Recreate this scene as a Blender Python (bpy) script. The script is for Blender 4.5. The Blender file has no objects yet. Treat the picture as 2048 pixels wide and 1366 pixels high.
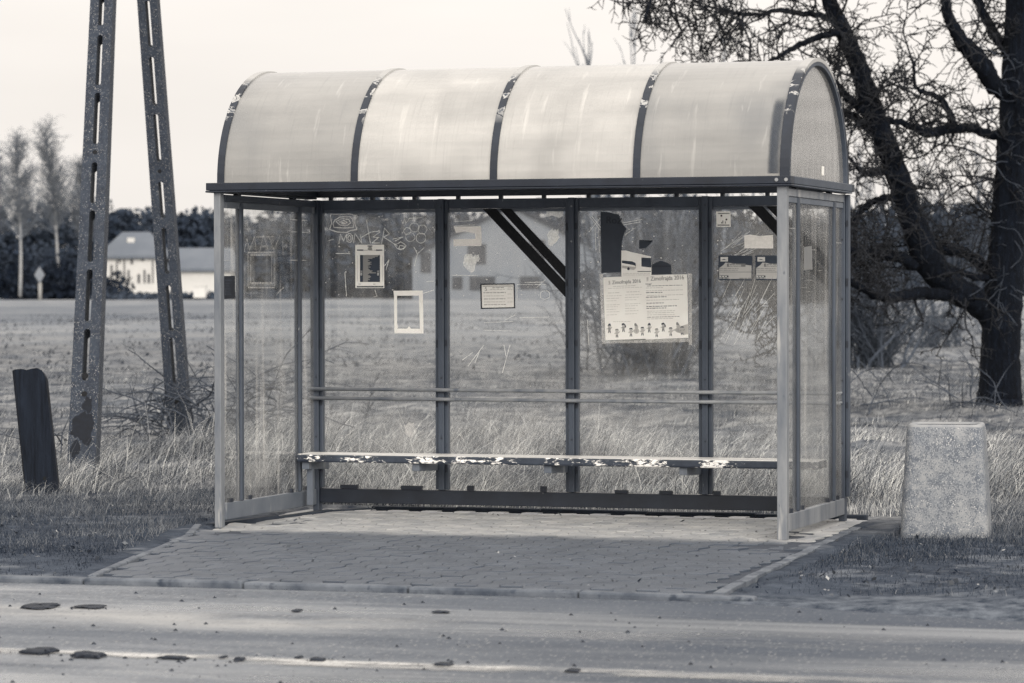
import bpy, math, random
import numpy as np
from mathutils import Vector, Matrix
random.seed(7); RNG = np.random.default_rng(11)
SC = bpy.context.scene
COL = SC.collection

# ------------------------------------------------------------------ camera
F, PITCH, ROLL, CH = 6605.93, -0.0154, 0.0019, 1.4783       # focal length for a 2048 px wide frame, tilt, roll, eye height
X0, Y0, YAW, L, W = -1.8302, 20.6457, -0.3107, 3.6108, 1.6772  # front left post, turn, length and depth of the shelter
cam = bpy.data.cameras.new('camera'); co = bpy.data.objects.new('camera', cam); COL.objects.link(co)
cam.sensor_width = 36; cam.lens = F/2048*36; cam.clip_start = .5; cam.clip_end = 4000
co.matrix_world = Matrix.Translation((0, 0, CH)) @ Matrix.Rotation(math.pi/2+PITCH, 4, 'X') @ Matrix.Rotation(-ROLL, 4, 'Z')
cam.dof.use_dof = True; cam.dof.focus_distance = 21.0; cam.dof.aperture_fstop = 4.6
SC.camera = co

def ray(px, py):
    x, y = px-1024, 683-py
    cr, sr = math.cos(ROLL), math.sin(ROLL)
    x, y = cr*x+sr*y, -sr*x+cr*y
    a, b = x/F, y/F
    return np.array([a, math.cos(PITCH)-b*math.sin(PITCH), math.sin(PITCH)+b*math.cos(PITCH)])
CAMP = np.array([0, 0, CH])
def at(px, py, Y):                                # the point seen there at distance Y
    r = ray(px, py); return Vector(r*Y/r[1]+CAMP)
def gnd(px, py, z=0.):
    r = ray(px, py); return Vector(r*(z-CH)/r[2]+CAMP)
CU, SU = math.cos(YAW), math.sin(YAW)
UV_U = np.array([CU, SU, 0]); UV_V = np.array([-SU, CU, 0]); ORG = np.array([X0, Y0, 0])
FRAME = Matrix.Translation((X0, Y0, 0)) @ Matrix.Rotation(YAW, 4, 'Z')
def loc(p):
    d = np.array(p)-ORG; return float(d@UV_U), float(d@UV_V)
def onv(px, py, v=W):                             # -> (u, z) on a plane parallel to the shelter's back wall
    r = ray(px, py); C = CAMP-ORG; t = (v-C@UV_V)/(r@UV_V); p = C+t*r
    return float(p@UV_U), float(p[2])
def onu(px, py, u):
    r = ray(px, py); C = CAMP-ORG; t = (u-C@UV_U)/(r@UV_U); p = C+t*r
    return float(p@UV_V), float(p[2])
def world(u, v, z=0): return Vector(ORG+u*UV_U+v*UV_V+np.array([0, 0, z]))

# ------------------------------------------------------------------ materials
LV = [(.002, (.5, 1., 2.3)), (.012, (.64, 1.02, 1.9)), (.03, (.73, 1.03, 1.6)), (.13, (.88, 1.01, 1.22)), (.33, (1.0, 1., .99)), (.9, (1.02, 1., .97))]
def duo(v):
    v = max(v, .0015); x = math.log(v)
    for (a, ca), (b, cb) in zip(LV, LV[1:]):
        if v <= b or b == .9:
            t = min(1, max(0, (x-math.log(a))/(math.log(b)-math.log(a))))
            c = [v*(p+(q-p)*t) for p, q in zip(ca, cb)]
            return (min(c[0], .95), min(c[1], .95), min(c[2], .95), 1)
class N:
    def __init__(s, name):
        s.m = bpy.data.materials.new(name); s.m.use_nodes = True; s.t = s.m.node_tree; s.t.nodes.clear()
        s.out = s.n('ShaderNodeOutputMaterial'); s.tc = s.n('ShaderNodeTexCoord')
    def n(s, ty, **kw):
        o = s.t.nodes.new(ty)
        for k, v in kw.items():
            if hasattr(o, k) and not (k in o.inputs): setattr(o, k, v)
            else: o.inputs[k].default_value = v
        return o
    def l(s, a, b): s.t.links.new(a, b); return b
    def map(s, scale=(1, 1, 1), rot=(0, 0, 0), src=None):
        m = s.n('ShaderNodeMapping'); m.inputs['Scale'].default_value = scale; m.inputs['Rotation'].default_value = rot
        s.l(src or s.tc.outputs['Object'], m.inputs['Vector']); return m.outputs['Vector']
    def noise(s, scale, detail=5, rough=.6, vec=None, dist=0.):
        x = s.n('ShaderNodeTexNoise'); x.inputs['Scale'].default_value = scale; x.inputs['Detail'].default_value = detail
        x.inputs['Roughness'].default_value = rough; x.inputs['Distortion'].default_value = dist
        s.l(vec or s.tc.outputs['Object'], x.inputs['Vector']); return x.outputs['Fac']
    def ramp(s, src, a, b, c=0., d=1., smooth=False):
        m = s.n('ShaderNodeMapRange'); m.clamp = True
        if smooth: m.interpolation_type = 'SMOOTHSTEP'
        for i, v in zip((1, 2, 3, 4), (a, b, c, d)): m.inputs[i].default_value = v
        s.l(src, m.inputs[0]); return m.outputs[0]
    def math(s, op, a, b=None):
        m = s.n('ShaderNodeMath'); m.operation = op
        for i, v in ((0, a), (1, b)):
            if v is None: continue
            if isinstance(v, (int, float)): m.inputs[i].default_value = v
            else: s.l(v, m.inputs[i])
        return m.outputs[0]
    def mix(s, fac, a, b):
        m = s.n('ShaderNodeMix'); m.data_type = 'RGBA'
        for i, v in ((0, fac), (6, a), (7, b)):
            if isinstance(v, (int, float)): m.inputs[i].default_value = v if i == 0 else 0
            elif isinstance(v, tuple): m.inputs[i].default_value = v
            else: s.l(v, m.inputs[i])
        return m.outputs[2]
    def bump(s, h, strength, dist=.01):
        b = s.n('ShaderNodeBump'); b.inputs['Strength'].default_value = strength; b.inputs['Distance'].default_value = dist
        s.l(h, b.inputs['Height']); return b.outputs['Normal']
    def pbr(s, col, rough=.7, metal=0., nrm=None, spec=.5):
        p = s.n('ShaderNodeBsdfPrincipled')
        for k, v in (('Base Color', col), ('Roughness', rough), ('Metallic', metal), ('Specular IOR Level', spec)):
            if isinstance(v, (int, float, tuple)): p.inputs[k].default_value = v
            else: s.l(v, p.inputs[k])
        if nrm is not None: s.l(nrm, p.inputs['Normal'])
        return p.outputs[0]
    def mixs(s, fac, a, b):
        m = s.n('ShaderNodeMixShader')
        if isinstance(fac, (int, float)): m.inputs[0].default_value = fac
        else: s.l(fac, m.inputs[0])
        s.l(a, m.inputs[1]); s.l(b, m.inputs[2]); return m.outputs[0]
    def done(s, sh): s.l(sh, s.out.inputs['Surface']); return s.m

def surf(name, v, var=.35, scale=6., rough=.7, metal=0., spots=(), bump=.15, bscale=60., stretch=(1, 1, 1), bdist=.004):
    n = N(name); vec = n.map(stretch)
    col = n.mix(n.ramp(n.noise(scale, 6, .65, vec), .3, .7), duo(v*(1-var)), duo(v*(1+var)))
    for (sc, lo, hi, val, st) in spots:
        col = n.mix(n.ramp(n.noise(sc, 4, .6, n.map(st)), lo, hi), col, duo(val))
    nr = n.bump(n.noise(bscale, 4, .6, vec), bump, bdist) if bump else None
    return n.done(n.pbr(col, rough, metal, nr))

M = {}
M['frame'] = surf('weathered_steel', .042, .35, 5, .5, .0, [(38, .66, .70, .03, (1, 1, .4)), (24, .70, .74, .3, (1, 1, .25))], .12, 90, (1, 1, .25))
M['post'] = surf('faded_metal_lit', .17, .5, 5, .45, .0, [(30, .66, .72, .06, (1, 1, .3)), (9, .58, .66, .1, (1, 1, .12)), (12, .62, .68, .32, (1, 1, .1))], .1, 120, (1, 1, .2))  # lighter copy of the frame metal, light on front and right painted in
M['rail'] = surf('grey_painted_steel', .115, .35, 4, .6, 0, [(16, .6, .75, .27, (1, 1, .15)), (14, .66, .8, .05, (1, 1, .2))], .12, 80, (.4, .4, .4))
M['dark'] = surf('dark_painted_steel', .012, .4, 5, .5, 0, [(45, .72, .75, .22, (1, 1, 1))], .1, 80)
M['black'] = surf('black_paint', .0018, .2, 4, .9, 0, (), 0)
M['clip'] = surf('black_rubber', .012, .2, 8, .6, 0, (), 0)
# roof ribs: dark paint flaking near the crown
def ribmat():
    n = N('flaking_rib_paint')
    z = n.n('ShaderNodeSeparateXYZ'); n.l(n.tc.outputs['Object'], z.inputs[0])
    nz = n.noise(9, 5, .6, n.map((1, 1, 1)), .6)
    base = n.mix(n.ramp(n.noise(7, 4), .3, .7), duo(.010), duo(.02))
    hi = n.ramp(z.outputs['Z'], 2.50, 2.60)
    bare = n.ramp(z.outputs['Z'], 2.78, 2.84)
    fl = n.math('MULTIPLY', n.ramp(nz, .54, .56), hi)
    fl2 = n.math('MULTIPLY', n.ramp(nz, .58, .6), hi)
    col = n.mix(fl, base, duo(.4)); col = n.mix(fl2, col, duo(.04)); col = n.mix(bare, col, duo(.34))
    col = n.mix(n.ramp(n.noise(16, 3), .72, .74), col, duo(.5))
    return n.done(n.pbr(col, .55, 0, n.bump(nz, .2, .004)))
M['rib'] = ribmat()
def roofmat(name, v, clear):
    n = N(name)
    st = n.noise(3.2, 4, .55, n.map((.35, 1.2, 1.6)))
    gr = n.noise(60, 3, .6, n.map((1, .05, .05)))
    col = n.mix(n.ramp(st, .3, .7), duo(v*.84), duo(min(v*1.1, .93)))
    col = n.mix(n.math('MULTIPLY', n.ramp(gr, .55, .75), .25), col, duo(v*.6))
    blot = n.noise(1.7, 3, .5, n.map((1, .8, .8)))
    col = n.mix(n.ramp(blot, .5, .68, 0, .5), col, duo(v*.55))
    runs = n.noise(14, 4, .6, n.map((1, .12, .12)), .3)
    col = n.mix(n.math('MULTIPLY', n.ramp(runs, .6, .72), .35), col, duo(.93))
    wv = n.n('ShaderNodeTexWave'); wv.inputs['Scale'].default_value = 26.; wv.bands_direction = 'X'
    n.l(n.tc.outputs['Object'], wv.inputs['Vector'])
    nr = n.bump(wv.outputs['Fac'], .12, .004)
    d = n.n('ShaderNodeBsdfDiffuse'); n.l(col, d.inputs['Color']); n.l(nr, d.inputs['Normal'])
    t = n.n('ShaderNodeBsdfTranslucent'); n.l(col, t.inputs['Color']); n.l(nr, t.inputs['Normal'])
    tr = n.n('ShaderNodeBsdfTransparent'); tr.inputs['Color'].default_value = (.93, .92, .9, 1)
    g = n.n('ShaderNodeBsdfGlossy'); g.inputs['Roughness'].default_value = .28; n.l(nr, g.inputs['Normal'])
    lw = n.n('ShaderNodeLayerWeight'); lw.inputs['Blend'].default_value = .5
    fr = n.math('MULTIPLY_ADD' if False else 'MULTIPLY', n.math('POWER', lw.outputs['Facing'], 4.), .8)
    fr = n.math('ADD', fr, .05)
    s = n.mixs(.38, d.outputs[0], t.outputs[0]); s = n.mixs(clear, s, tr.outputs[0]); s = n.mixs(fr, s, g.outputs[0])
    return n.done(s)
M['roof_old'] = roofmat('yellowed_polycarbonate', .42, .12)
M['roof_new'] = roofmat('clear_milky_polycarbonate', .60, .16)
def glass(name, haze, specks, streak, rough=.03):
    n = N(name)
    lw = n.n('ShaderNodeLayerWeight'); lw.inputs['Blend'].default_value = .5
    fr = n.math('ADD', n.math('MULTIPLY', n.math('POWER', lw.outputs['Facing'], 5.), .9), .035)
    big = n.noise(2.2, 5, .65); st = n.noise(16, 4, .6, n.map((1, 1, .05)))
    dirt = n.math('ADD', n.math('MULTIPLY', n.ramp(big, .4, .75), haze), n.math('MULTIPLY', n.ramp(st, .55, .75), streak))
    vo = n.n('ShaderNodeTexVoronoi'); vo.inputs['Scale'].default_value = 42.; n.l(n.map((1, .02, 1)), vo.inputs['Vector'])
    sep = n.n('ShaderNodeSeparateColor'); n.l(vo.outputs['Color'], sep.inputs[0])
    rad = n.ramp(sep.outputs[0], .55, 1., .0, .17)
    dot = n.math('MULTIPLY', n.math('LESS_THAN', vo.outputs['Distance'], rad), specks)
    sepz = n.n('ShaderNodeSeparateXYZ'); n.l(n.tc.outputs['Object'], sepz.inputs[0])
    dot = n.math('MULTIPLY', dot, n.ramp(sepz.outputs['Z'], 1.2, 1.75, .12, 1.))
    fine = n.math('MULTIPLY', n.ramp(n.noise(55, 3, .7), .66, .72), specks*.35)
    dirt = n.math('MINIMUM', n.math('ADD', n.math('ADD', dirt, fine), n.math('ADD', dot, haze*.25)), .92)
    tr = n.n('ShaderNodeBsdfTransparent'); tr.inputs['Color'].default_value = (.965, .97, .97, 1)
    gl = n.n('ShaderNodeBsdfGlossy'); gl.inputs['Roughness'].default_value = rough
    n.l(n.bump(n.noise(5, 3, .5, n.map((1, 1, .15))), .06, .02), gl.inputs['Normal'])
    df = n.n('ShaderNodeBsdfDiffuse'); df.inputs['Color'].default_value = duo(.8)
    tl = n.n('ShaderNodeBsdfTranslucent'); tl.inputs['Color'].default_value = duo(.8)
    s = n.mixs(fr, tr.outputs[0], gl.outputs[0])
    s = n.mixs(dirt, s, n.mixs(.5, df.outputs[0], tl.outputs[0]))
    return n.done(s)
n = N('hazy_end_sheet'); lw_ = n.n('ShaderNodeLayerWeight'); lw_.inputs['Blend'].default_value = .5
f_ = n.math('ADD', n.math('MULTIPLY', n.math('POWER', lw_.outputs['Facing'], 4.), .9), .05)
g_ = n.n('ShaderNodeBsdfGlossy'); g_.inputs['Roughness'].default_value = .07; n.l(n.bump(n.noise(12, 2, .5, n.map((1, 1, .04))), .05, .01), g_.inputs['Normal'])
d_ = n.n('ShaderNodeBsdfDiffuse'); d_.inputs[0].default_value = duo(.62); t_ = n.n('ShaderNodeBsdfTranslucent'); t_.inputs[0].default_value = duo(.7)
M['roof_end'] = n.done(n.mixs(f_, n.mixs(.68, n.mixs(.5, d_.outputs[0], t_.outputs[0]), n.n('ShaderNodeBsdfTransparent').outputs[0]), g_.outputs[0]))
M['glass'] = glass('scratched_acrylic', .11, 1., .06)
M['glass_side'] = glass('hazy_acrylic', .09, .35, .3, .04)
def scratch(name, a, v=.8, lo=.35):
    n = N(name)
    d = n.n('ShaderNodeBsdfDiffuse'); d.inputs['Color'].default_value = duo(v)
    t = n.n('ShaderNodeBsdfTranslucent'); t.inputs['Color'].default_value = duo(v)
    tr = n.n('ShaderNodeBsdfTransparent')
    k = n.ramp(n.noise(38, 4, .7), .3, .62, a*lo, a)
    return n.done(n.mixs(k, tr.outputs[0], n.mixs(.5, d.outputs[0], t.outputs[0])))
M['scratch'] = scratch('scratched_lines', .95, .9); M['scratch_soft'] = scratch('faint_scratches', .85, .95)
M['scratch_faint'] = scratch('worn_scratches', .34, .9); M['sleeve'] = scratch('plastic_sleeve', .3, .85); M['residue'] = scratch('sticker_residue', .97, .92, .75)
def papermat(name, v, glow=.55):
    n = N(name); c = n.mix(n.ramp(n.noise(9, 4), .3, .7), duo(v*.93), duo(min(.95, v*1.04)))
    d = n.n('ShaderNodeBsdfDiffuse'); t = n.n('ShaderNodeBsdfTranslucent'); n.l(c, d.inputs['Color']); n.l(c, t.inputs['Color'])
    return n.done(n.mixs(glow, d.outputs[0], t.outputs[0]))
M['paper'] = papermat('white_paper', .95, .35); M['paper_grey'] = papermat('grey_print', .42, .4)
M['paper_mid'] = papermat('grey_paper', .72, .35); M['ink'] = surf('dark_print', .045, .15, 6, .8, 0, (), 0); M['ink_black'] = surf('black_print', .008, .2, 6, .6, 0, (), 0)
M['ink_soft'] = papermat('pale_grey_print', .3, .4); M['ink_faint'] = papermat('faint_print', .62, .5)
M['stickerdark'] = surf('dark_poster_paper', .026, .2, 9, .5, 0, [(40, .74, .76, .08, (1, 1, 1))], 0)
def benchmat():
    n = N('worn_bench_paint')
    z = n.n('ShaderNodeSeparateXYZ'); n.l(n.tc.outputs['Object'], z.inputs[0])
    big = n.noise(2.6, 2, .5, n.map((1, 1, 1))); fine = n.noise(24, 5, .7, n.map((1, 1, 2.4)), .5)
    f = n.ramp(n.math('ADD', n.math('MULTIPLY', big, .8), n.math('MULTIPLY', fine, .75)), .84, .88)
    col = n.mix(n.ramp(n.noise(8, 4), .3, .7), duo(.012), duo(.05)); col = n.mix(f, col, duo(.82))
    top = n.ramp(z.outputs['Z'], .3985, .4015)
    wood = n.mix(n.ramp(n.noise(12, 5, .6, n.map((.12, 2, 1))), .35, .7), duo(.42), duo(.7))
    col = n.mix(top, col, wood)
    return n.done(n.pbr(col, .42, 0, n.bump(fine, .3, .004)))
M['bench'] = benchmat()
def concrete(name, v, dark, light, sc, lichen=True, fl=.92, fd=.72, bl=.42):
    n = N(name)
    vo = n.n('ShaderNodeTexVoronoi'); vo.inputs['Scale'].default_value = sc; n.l(n.tc.outputs['Object'], vo.inputs['Vector'])
    s = n.n('ShaderNodeSeparateColor'); n.l(vo.outputs['Color'], s.inputs[0])
    col = n.mix(n.ramp(n.noise(5, 5, .7), .3, .7), duo(v*.6), duo(v*1.3)); col = n.mix(n.ramp(n.noise(12, 5, .75), .45, .62, 0, .8), col, duo(v*bl))
    col = n.mix(n.ramp(n.noise(7, 4, .6, n.map((1, 1, .08))), .52, .7, 0, .55), col, duo(v*.4))
    chip = n.math('LESS_THAN', vo.outputs['Distance'], .46)
    col = n.mix(n.math('MULTIPLY', chip, n.ramp(s.outputs[0], .25, .3)), col, duo(v*1.25))
    col = n.mix(n.math('MULTIPLY', chip, n.math('MULTIPLY', n.ramp(s.outputs[1], fl-.04, fl), n.ramp(n.noise(6, 3), .38, .58, .25, 1))), col, duo(light))
    col = n.mix(n.math('MULTIPLY', chip, n.ramp(s.outputs[2], fd-.06, fd)), col, duo(dark))
    if lichen: col = n.mix(n.ramp(n.noise(11, 4, .7), .6, .72, 0, .6), col, duo(dark*1.3))
    b = n.bump(vo.outputs['Distance'], -.5, .006)
    return n.done(n.pbr(col, .85, 0, b))
M['pole'] = concrete('pitted_concrete', .031, .010, .42, 175, True, .88)
M['bin'] = concrete('washed_pebble_concrete', .21, .09, .46, 140, True, .94, .76, .34)
M['binrim'] = surf('smooth_concrete_rim', .24, .2, 8, .8, 0, [(30, .66, .7, .2, (1, 1, 1))], .2, 60)
M['stain'] = surf('soot_stain', .006, .4, 20, .9, 0, (), .2)
def woodmat():
    n = N('dark_weathered_wood')
    gr = n.noise(30, 6, .65, n.map((1, 1, .07)), .3)
    col = n.mix(n.ramp(gr, .32, .7), duo(.0035), duo(.017))
    col = n.mix(n.ramp(n.noise(18, 3, .5, n.map((1, 1, .03))), .66, .72), col, duo(.004))
    return n.done(n.pbr(col, .9, 0, n.bump(gr, .7, .02), .25))
M['wood'] = woodmat()
def bark():
    n = N('dark_furrowed_bark')
    a = n.noise(19, 6, .75, n.map((1, 1, .22)), .8)
    col = n.mix(n.ramp(a, .35, .7), duo(.0015), duo(.010)); col = n.mix(n.ramp(n.noise(26, 4, .7, n.map((1, 1, .4))), .6, .72), col, duo(.028))
    return n.done(n.pbr(col, .95, 0, n.bump(a, 1., .05), .15))
M['bark'] = bark()
M['twig'] = surf('dark_twigs', .004, .4, 3, .9, 0, (), 0)
M['bramble'] = surf('bramble_cane', .035, .5, 5, .7, 0, (), 0)
M['shrub'] = surf('brown_shrub_twigs', .05, .5, 1.2, .9, 0, (), 0)
M['sapling'] = surf('hazed_sapling_twigs', .12, .3, 1, .9, 0, (), 0)  # distance haze put into the twig colour as a paler grey
M['birchtwig'] = surf('birch_twigs', .13, .3, .5, .9, 0, (), 0)
M['birch'] = surf('birch_bark', .26, .4, 1.2, .8, 0, [(3, .6, .66, .06, (1, 1, 3))], 0)
def forestmat(name, a, b):
    n = N(name); at_ = n.n('ShaderNodeAttribute'); at_.attribute_name = 'tone'
    return n.done(n.pbr(n.mix(at_.outputs['Fac'], duo(a), duo(b)), .95, 0, None, .1))
M['forest'] = forestmat('distant_woodland', .026, .062)
M['hedge'] = forestmat('dark_hedgerow', .008, .05)
def grassmat(name, a, b, c):
    n = N(name); at_ = n.n('ShaderNodeAttribute'); at_.attribute_name = 'tone'
    col = n.mix(n.ramp(at_.outputs['Fac'], 0, .55), duo(a), duo(b)); col = n.mix(n.ramp(at_.outputs['Fac'], .55, 1), col, duo(c))
    d = n.n('ShaderNodeBsdfDiffuse'); t = n.n('ShaderNodeBsdfTranslucent'); n.l(col, d.inputs['Color']); n.l(col, t.inputs['Color'])
    return n.done(n.mixs(.3, d.outputs[0], t.outputs[0]))
M['drygrass'] = grassmat('dry_grass', .012, .2, .95)
M['verge'] = grassmat('short_wet_grass', .012, .06, .24)
def groundmat():
    n = N('field_ground')
    xyz = n.n('ShaderNodeSeparateXYZ'); n.l(n.tc.outputs['Object'], xyz.inputs[0])
    v = xyz.outputs['Y']
    n1 = n.noise(1.3, 6, .7); n2 = n.noise(9, 5, .75); n3 = n.noise(.13, 4, .6); n4 = n.noise(.02, 3, .5)
    mixn = n.math('ADD', n.math('MULTIPLY', n1, .5), n.math('MULTIPLY', n2, .5))
    field = n.mix(n.ramp(mixn, .36, .64), duo(.012), duo(.29))
    field = n.mix(n.ramp(n.noise(.5, 5, .65), .5, .62, 0, .8), field, duo(.03))
    field = n.mix(n.ramp(n3, .45, .62, 0, .45), field, duo(.17))
    far = n.mix(n.ramp(n.noise(.25, 5, .7), .35, .65), duo(.13), duo(.28))
    far = n.mix(n.ramp(n4, .5, .6, 0, .5), far, duo(.08))
    col = n.mix(n.ramp(v, 42, 95, 0, 1, True), field, far)
    field = n.mix(n.ramp(n.noise(2.4, 4, .6, n.map((1.2, .6, 1))), .5, .6, 0, .75), field, duo(.028)); field = n.mix(n.ramp(n.noise(1.6, 4, .65, n.map((1.3, .5, 1))), .52, .64, 0, .7), field, duo(.3))
    col = n.mix(n.ramp(v, 42, 95, 0, 1, True), field, far)
    verge = n.mix(n.ramp(mixn, .35, .65), duo(.014), duo(.08))
    verge = n.mix(n.ramp(n.noise(1.1, 5, .7), .54, .64, 0, .75), verge, duo(.17))
    edge = n.math('ADD', v, n.math('MULTIPLY', n1, 2.2))
    col = n.mix(n.ramp(edge, 1.7, 3.6), verge, col)
    sand = n.mix(n.ramp(n2, .35, .65), duo(.03), duo(.14))
    col = n.mix(n.math('MULTIPLY', n.ramp(n.math('ADD', v, n.math('MULTIPLY', n1, .9)), -3.05, -2.6, 1, 0), n.ramp(xyz.outputs['X'], 3.6, 4.2)), col, sand)
    return n.done(n.pbr(col, .95, 0, n.bump(mixn, .8, .06), .1))
M['ground'] = groundmat()
def roadmat():
    n = N('wet_worn_asphalt')
    xyz = n.n('ShaderNodeSeparateXYZ'); n.l(n.tc.outputs['Object'], xyz.inputs[0])
    gr = n.noise(48, 4, .8, n.map((1, .28, 1))); med = n.noise(7, 5, .7); st = n.noise(1., 4, .6, n.map((.4, 1.7, 1)))
    st2 = n.noise(1., 3, .5, n.map((.22, .8, 1)))
    col = n.mix(n.ramp(gr, .3, .7), duo(.024), duo(.13)); col = n.mix(n.ramp(med, .4, .7, 0, .5), col, duo(.13))
    col = n.mix(n.ramp(n.noise(19, 2, .5), .70, .72), col, duo(.02))
    col = n.mix(n.ramp(st, .42, .6, 0, .7), col, duo(.2))
    tr1 = n.math('ABSOLUTE', n.math('ADD', n.math('ADD', xyz.outputs['Y'], 4.86), n.math('MULTIPLY', n.noise(.6, 3), .5)))
    track_sheen = n.math('MULTIPLY', n.ramp(tr1, .12, .5, 1, 0, True), n.ramp(n.noise(1., 4, .6, n.map((.55, .9, 1))), .42, .58))
    col = n.mix(n.math('MULTIPLY', track_sheen, .7), col, duo(.34))  # wet reflection along the wheel track, put into the colour as a pale streak
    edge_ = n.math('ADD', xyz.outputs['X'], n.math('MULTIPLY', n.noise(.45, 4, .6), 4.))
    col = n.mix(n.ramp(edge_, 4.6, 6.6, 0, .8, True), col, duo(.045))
    col = n.mix(n.ramp(n.noise(75, 2, .6, n.map((1, .25, 1))), .62, .68, 0, .6), col, duo(.36))
    col = n.mix(n.ramp(n.noise(60, 2, .6, n.map((1, .25, 1))), .64, .69, 0, .7), col, duo(.03))
    wet = n.math('MULTIPLY', n.ramp(st, .52, .62), n.ramp(st2, .4, .6))
    band = n.noise(1., 3, .5, n.map((.10, 1.25, 1)), .3)
    col = n.mix(n.ramp(band, .47, .62, 0, .65, True), col, duo(.22)); col = n.mix(n.ramp(band, .34, .46, .6, 0, True), col, duo(.06))
    ro = n.math('MULTIPLY', n.ramp(wet, 0, 1, .55, .2), n.ramp(band, .4, .6, 1.1, .6))
    return n.done(n.pbr(col, ro, 0, n.bump(gr, .5, .008), n.ramp(edge_, 5., 7., .4, .15)))
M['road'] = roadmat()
def linemat():
    n = N('worn_white_line')
    xyz = n.n('ShaderNodeSeparateXYZ'); n.l(n.tc.outputs['Object'], xyz.inputs[0])
    off = n.math('ABSOLUTE', n.math('ADD', xyz.outputs['Y'], 6.62))
    k = n.math('MULTIPLY', n.ramp(n.noise(2.4, 5, .65, n.map((.35, 1.2, 1))), .40, .54), n.ramp(n.math('ADD', off, n.math('MULTIPLY', n.noise(14, 4, .6, n.map((.4, 1, 1))), .1)), .11, .2, 1, 0))
    k = n.math('MULTIPLY', k, n.ramp(xyz.outputs['X'], 4., 6.2, 1, .12)); k = n.math('MULTIPLY', k, n.ramp(n.noise(1., 3, .5, n.map((1.1, .3, 1))), .42, .5, .12, 1))
    k = n.math('MULTIPLY', k, n.ramp(n.noise(40, 4, .7, n.map((1, .28, 1))), .3, .5, .35, 1))
    return n.done(n.mixs(k, n.n('ShaderNodeBsdfTransparent').outputs[0], n.pbr(duo(.46), .5)))
M['line'] = linemat()
def pavermat():
    n = N('damp_concrete_pavers')
    xyz = n.n('ShaderNodeSeparateXYZ'); n.l(n.tc.outputs['Object'], xyz.inputs[0])
    at_ = n.n('ShaderNodeAttribute'); at_.attribute_name = 'tone'
    w = n.noise(2.2, 4, .6)
    e = n.math('ADD', xyz.outputs['Y'], n.math('MULTIPLY', w, .5))
    dryv = n.ramp(e, -.12, .3, 0, 1, True)
    dry = n.mix(n.ramp(n.noise(5, 5, .7), .3, .7), duo(.24), duo(.38)); wet = n.mix(n.ramp(n.noise(4, 5, .7), .3, .7), duo(.032), duo(.064))
    col = n.mix(dryv, wet, dry); col = n.mix(n.ramp(at_.outputs['Fac'], 0, 1, .0, .3), col, duo(.1))
    col = n.mix(n.ramp(n.noise(13, 3, .6), .66, .72, 0, .7), col, duo(.07))
    col = n.mix(n.ramp(n.noise(24, 2, .5), .76, .78), col, duo(.7))
    return n.done(n.pbr(col, n.ramp(dryv, 0, 1, .55, .85), 0, n.bump(n.noise(60, 4, .7), .3, .004)))
M['paver'] = pavermat()
M['joint'] = surf('dark_joint_soil', .03, .4, 12, .95, 0, (), .3)
M['kerb'] = surf('worn_kerb_concrete', .1, .6, 4, .85, 0, [(7, .55, .65, .035, (1, 1, 1)), (20, .6, .7, .05, (1, 1, 1))], .3, 40)
M['kerbdark'] = surf('mossy_edging', .018, .5, 6, .9, 0, (), .3, 40)
M['mud'] = surf('dark_mud', .012, .5, 20, .8, 0, (), .5, 40, (1, 1, 1), .01)
M['wall_white'] = surf('white_plaster', .5, .12, .3, .8, 0, (), 0)
M['wall_grey'] = surf('grey_plaster', .16, .2, .2, .9, 0, (), 0)
M['tile'] = surf('grey_roof_tiles', .12, .15, .4, .85, 0, (), 0)
M['dkroof'] = surf('dark_eaves', .012, .2, .4, .85, 0, (), 0)
M['window'] = surf('dark_window_glass', .01, .2, 1, .2, 0, (), 0)
M['signface'] = surf('pale_sign_face', .15, .1, 2, .5, 0, (), 0)

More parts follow.
